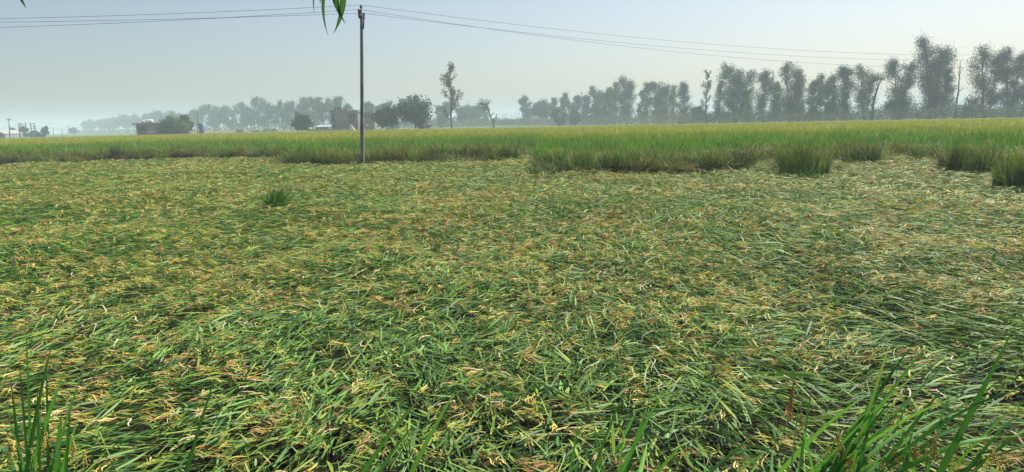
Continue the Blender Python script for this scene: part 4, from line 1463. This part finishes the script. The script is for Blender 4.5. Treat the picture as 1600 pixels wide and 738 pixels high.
def heap(px, top_row, wpx, Y, label, col, name='sand_heap'):
    b_ = on_y(px, horizon(px), Y)
    b_[2] = GROUND
    h = on_y(px, top_row, Y)[2] - GROUND
    r = wpx / F * Y / 2
    nr, na = 10, 28
    V = [(0, 0, h)]
    for i in range(1, nr + 1):
        f = i / nr
        for j in range(na):
            a = j / na * 6.283
            rr = r * f * (1 + .12 * math.sin(a * 3 + px) + rng.normal(0, .03))
            V.append((rr * math.cos(a), rr * math.sin(a) * .8, max(0, h * (1 - f) ** 1.05 + rng.normal(0, .06) * (f < 1))))
    q, t = [], [(0, 1 + j, 1 + (j + 1) % na) for j in range(na)]
    for i in range(nr - 1):
        for j in range(na):
            j2 = (j + 1) % na
            q.append((1 + i * na + j, 1 + (i + 1) * na + j, 1 + (i + 1) * na + j2, 1 + i * na + j2))
    g = Geo()
    g.add(V, q, t, col=col)
    g.build(name, M_PAINT, None, smooth=True, loc=b_, label=label, cat='heap')


heap(548, 193.5, 22, 184, 'pinkish sand heap in front of the concrete building', (.42, .32, .28))
heap(573, 194, 22, 184, 'pinkish sand heap just right of the pole', (.42, .33, .29))
heap(449, 203.5, 20, 186, 'small pale heap at the field edge left of the dark round tree', (.55, .55, .38), 'straw_heap')
heap(636, 201, 22, 183, 'low pale rubble heap under the largest dark tree', (.42, .36, .32), 'rubble_heap')
for i, (px, tr, wpx, Y, lb) in enumerate([(374, 201.5, 16, 300, 'pale round shrub in front of the far treeline'), (400, 204, 14, 290, 'low olive shrub between two pale shrubs'), (420, 201.5, 34, 300, 'long pale shrub at the foot of the far treeline')]):
    single(px, tr, wpx, Y, label=lb, kind='bush', n=900, leaf=Y / F * 1.5, col=[(.17, .20, .11), (.07, .1, .04), (.13, .17, .08)][i], seed=500 + i, cat='bush')

# blue tank and small poles
b_ = on_y(315, horizon(315), 190)
b_[2] = GROUND
k = 190 / F
ztk = on_y(315, 193, 190)[2] - GROUND
root = link('blue_tank', None, None, b_, 'upright blue tank right of the thin dark pole', 'tank')
g = Geo()
g.tube([(0, 0, 0), (0, 0, ztk * .97), (0, 0, ztk)], [3.8 * k, 3.8 * k, 2.5 * k], 16, (.06, .13, .33))
g.build('body', M_PAINT, root, smooth=True)
g = Geo()
for f in (.25, .5, .75):
    g.tube([(0, 0, ztk * f - .06), (0, 0, ztk * f + .06)], [3.95 * k, 3.95 * k], 16, (.05, .11, .30))
g.build('hoops', M_PAINT, root)


def small_pole(px, top, Y, label, tpx=None, arms=(), rad=1.0, name='thin_pole', col=(.13, .12, .12)):
    bb = on_y(px, horizon(px), Y)
    bb[2] = GROUND
    tp = on_y(tpx if tpx else px, top, Y)
    k_ = Y / F
    root = link(name, None, None, bb, label, 'pole')
    g = Geo()
    e = tp - bb
    g.tube([(0, 0, 0), e * .5, e], [rad * k_, rad * .85 * k_, rad * .7 * k_], 6, col)
    g.build('shaft', M_PAINT, root, smooth=True)
    for (r, wa) in arms:
        z = on_y(px, r, Y)[2] - GROUND
        g = Geo()
        g.box(e[0] - wa * k_, e[0] + wa * k_, -.1, .1, z - .5 * k_, z + .5 * k_, col)
        g.build('cross_arm', M_PAINT, root)
        for s in (-1, 1):
            g = Geo()
            g.tube([(e[0] + s * wa * k_ * .9, 0, z + .5 * k_), (e[0] + s * wa * k_ * .9, 0, z + 2.4 * k_)], [.5 * k_, .3 * k_], 6, col)
            g.build('insulator', M_PAINT, root)
    return root


small_pole(308.5, 175.5, 178, 'thin dark pole between the bushy green tree and the blue tank', arms=(), rad=.9)
small_pole(303.5, 193, 184, 'short white post left of the thin dark pole', rad=.5, name='white_post', col=(.5, .5, .52))
small_pole(14.5, 185, 215, 'tallest small pole with a cross arm at far left', tpx=13.5, arms=((187.5, 3.0),), rad=.75)
small_pole(31, 192, 225, 'dark pole second from the left, right of the tallest small pole', tpx=29, arms=(), rad=.9)
small_pole(83, 200, 500, 'faint thin pole right of the round upright bluish tree', rad=.6)
small_pole(97, 200, 500, 'middle one of three faint thin poles', rad=.6)
small_pole(106, 201, 500, 'faint thin pole left of the tiny faint tree', rad=.5)
small_pole(602, 176, 184, 'thin grey post in front of the smaller dark round tree', rad=.5, col=(.22, .22, .22))
small_pole(622, 172, 183, 'thin grey post between the two dark round trees', rad=.5, col=(.22, .22, .22))


def frame_structure(pxa, pxb, top, bars, Y, label):
    bb = on_y((pxa + pxb) / 2, horizon(pxa), Y)
    bb[2] = GROUND
    k_ = Y / F
    root = link('switch_frame', None, None, bb, label, 'pole frame')
    hw = (pxb - pxa) / 2 * k_
    zt = on_y(pxa, top, Y)[2] - GROUND
    for s in (-1, 1):
        g = Geo()
        g.tube([(s * hw, 0, 0), (s * hw, 0, zt)], [.6 * k_, .5 * k_], 6, (.14, .13, .13))
        g.build('leg', M_PAINT, root)
    for b in bars:
        z = on_y(pxa, b, Y)[2] - GROUND
        g = Geo()
        g.box(-hw - 1.5 * k_, hw + 1.5 * k_, -.1, .1, z - .35 * k_, z + .35 * k_, (.12, .12, .12))
        g.build('cross_bar', M_PAINT, root)


frame_structure(34, 41.5, 191.5, (195, 199), 240, 'double-pole switch frame, left one of two at far left')
frame_structure(49.5, 55, 192.5, (193.6, 197.5, 201), 240, 'double-pole switch frame, right one of two at far left')

b_ = on_y(-2, horizon(0), 220)
b_[2] = GROUND
root = link('white_building', None, None, b_, 'white gabled building cut by the left edge of the photo', 'building')
k = 220 / F
g = Geo()
zw = on_y(0, 209.5, 220)[2] - GROUND
g.box(-12 * k, 9.5 * k, 0, 8, 0, zw, (.26, .27, .27))
g.build('wall', M_PAINT, root)
g = Geo()
zr_ = on_y(0, 203.5, 220)[2] - GROUND
V = [(-13 * k, -.4, zw), (10 * k, -.4, zw), (-1.5 * k, -.4, zr_), (-13 * k, 8.4, zw), (10 * k, 8.4, zw), (-1.5 * k, 8.4, zr_)]
g.add(V, [(1, 4, 5, 2), (0, 2, 5, 3), (0, 3, 4, 1)], [(0, 1, 2), (3, 5, 4)], col=(.28, .28, .29))
g.build('roof', M_PAINT, root)


def pylon(px, top, Y, label):
    bb = on_y(px, horizon(px), Y)
    bb[2] = GROUND
    z = on_y(px, top, Y)[2] - GROUND
    k_ = Y / F
    root = link('lattice_tower', None, None, bb, label, 'pylon')
    g = Geo()
    wb, wt_ = 3.0 * k_, .5 * k_
    lev = np.linspace(0, 1, 8)
    for sx in (-1, 1):
        for sy in (-1, 1):
            g.tube([(sx * wb, sy * wb, 0), (sx * wt_, sy * wt_, z)], [.2 * k_, .15 * k_], 4)
    for i in range(7):
        a0, a1 = wb + (wt_ - wb) * lev[i], wb + (wt_ - wb) * lev[i + 1]
        for sy in (-1, 1):
            g.tube([(-a0, sy * a0, z * lev[i]), (a1, sy * a1, z * lev[i + 1])], .12 * k_, 4)
            g.tube([(a0, sy * a0, z * lev[i]), (-a1, sy * a1, z * lev[i + 1])], .12 * k_, 4)
            g.tube([(sy * a0, -a0, z * lev[i]), (sy * a1, a1, z * lev[i + 1])], .12 * k_, 4)
    g.build('tower', M_WIRE, root)
    for f in (.72, .84, .94):
        g = Geo()
        wa = 2.8 * k_
        g.tube([(-wa, 0, z * f), (0, 0, z * f + .4 * k_), (wa, 0, z * f)], .2 * k_, 4)
        g.build('cross_arm', M_WIRE, root)


pylon(1206, 110, 420, 'faint lattice tower above the low trees in the middle of the belt')
pylon(909, 143, 560, 'faint small lattice tower above the left half of the belt')

# pale earth bund along the far end of the crop
az = np.linspace(-.78, .78, 200)
D = far_dist(az) + 1.0
V = []
for dd, z in [(0, .62 + GROUND), (1.2, .80 + GROUND), (3.4, .80 + GROUND), (5, GROUND + .01)]:
    V.append(np.stack([(D + dd) * np.sin(az), (D + dd) * np.cos(az), np.full(200, z) + .05 * vnoise(az * 300, az * 0, 1, 170)], -1))
V = np.concatenate(V)
Q = np.array([(j * 200 + i, j * 200 + i + 1, (j + 1) * 200 + i + 1, (j + 1) * 200 + i) for j in range(3) for i in range(199)])
link('field_bund', mesh_from('field_bund', V, Q, None, principled('bund_earth', (.26, .24, .13), rough=1, noise=(.6, .35))), kind='structure')

# ------------------------------------------------------------------ haze
g = Geo()
g.box(-7000, 7000, -500, 9000, GROUND - 1.0, 30.0)
hz_m = bpy.data.materials.new('haze_air')
hz_m.use_nodes = True
n, l = hz_m.node_tree.nodes, hz_m.node_tree.links
n.clear()
out = n.new('ShaderNodeOutputMaterial')
pv = n.new('ShaderNodeVolumePrincipled')
pv.inputs['Color'].default_value = (*HAZE_COLOR, 1)
pv.inputs['Density'].default_value = HAZE_DENSITY
pv.inputs['Anisotropy'].default_value = .0
l.new(pv.outputs[0], out.inputs['Volume'])
hb = g.build('haze', hz_m, kind='stuff')
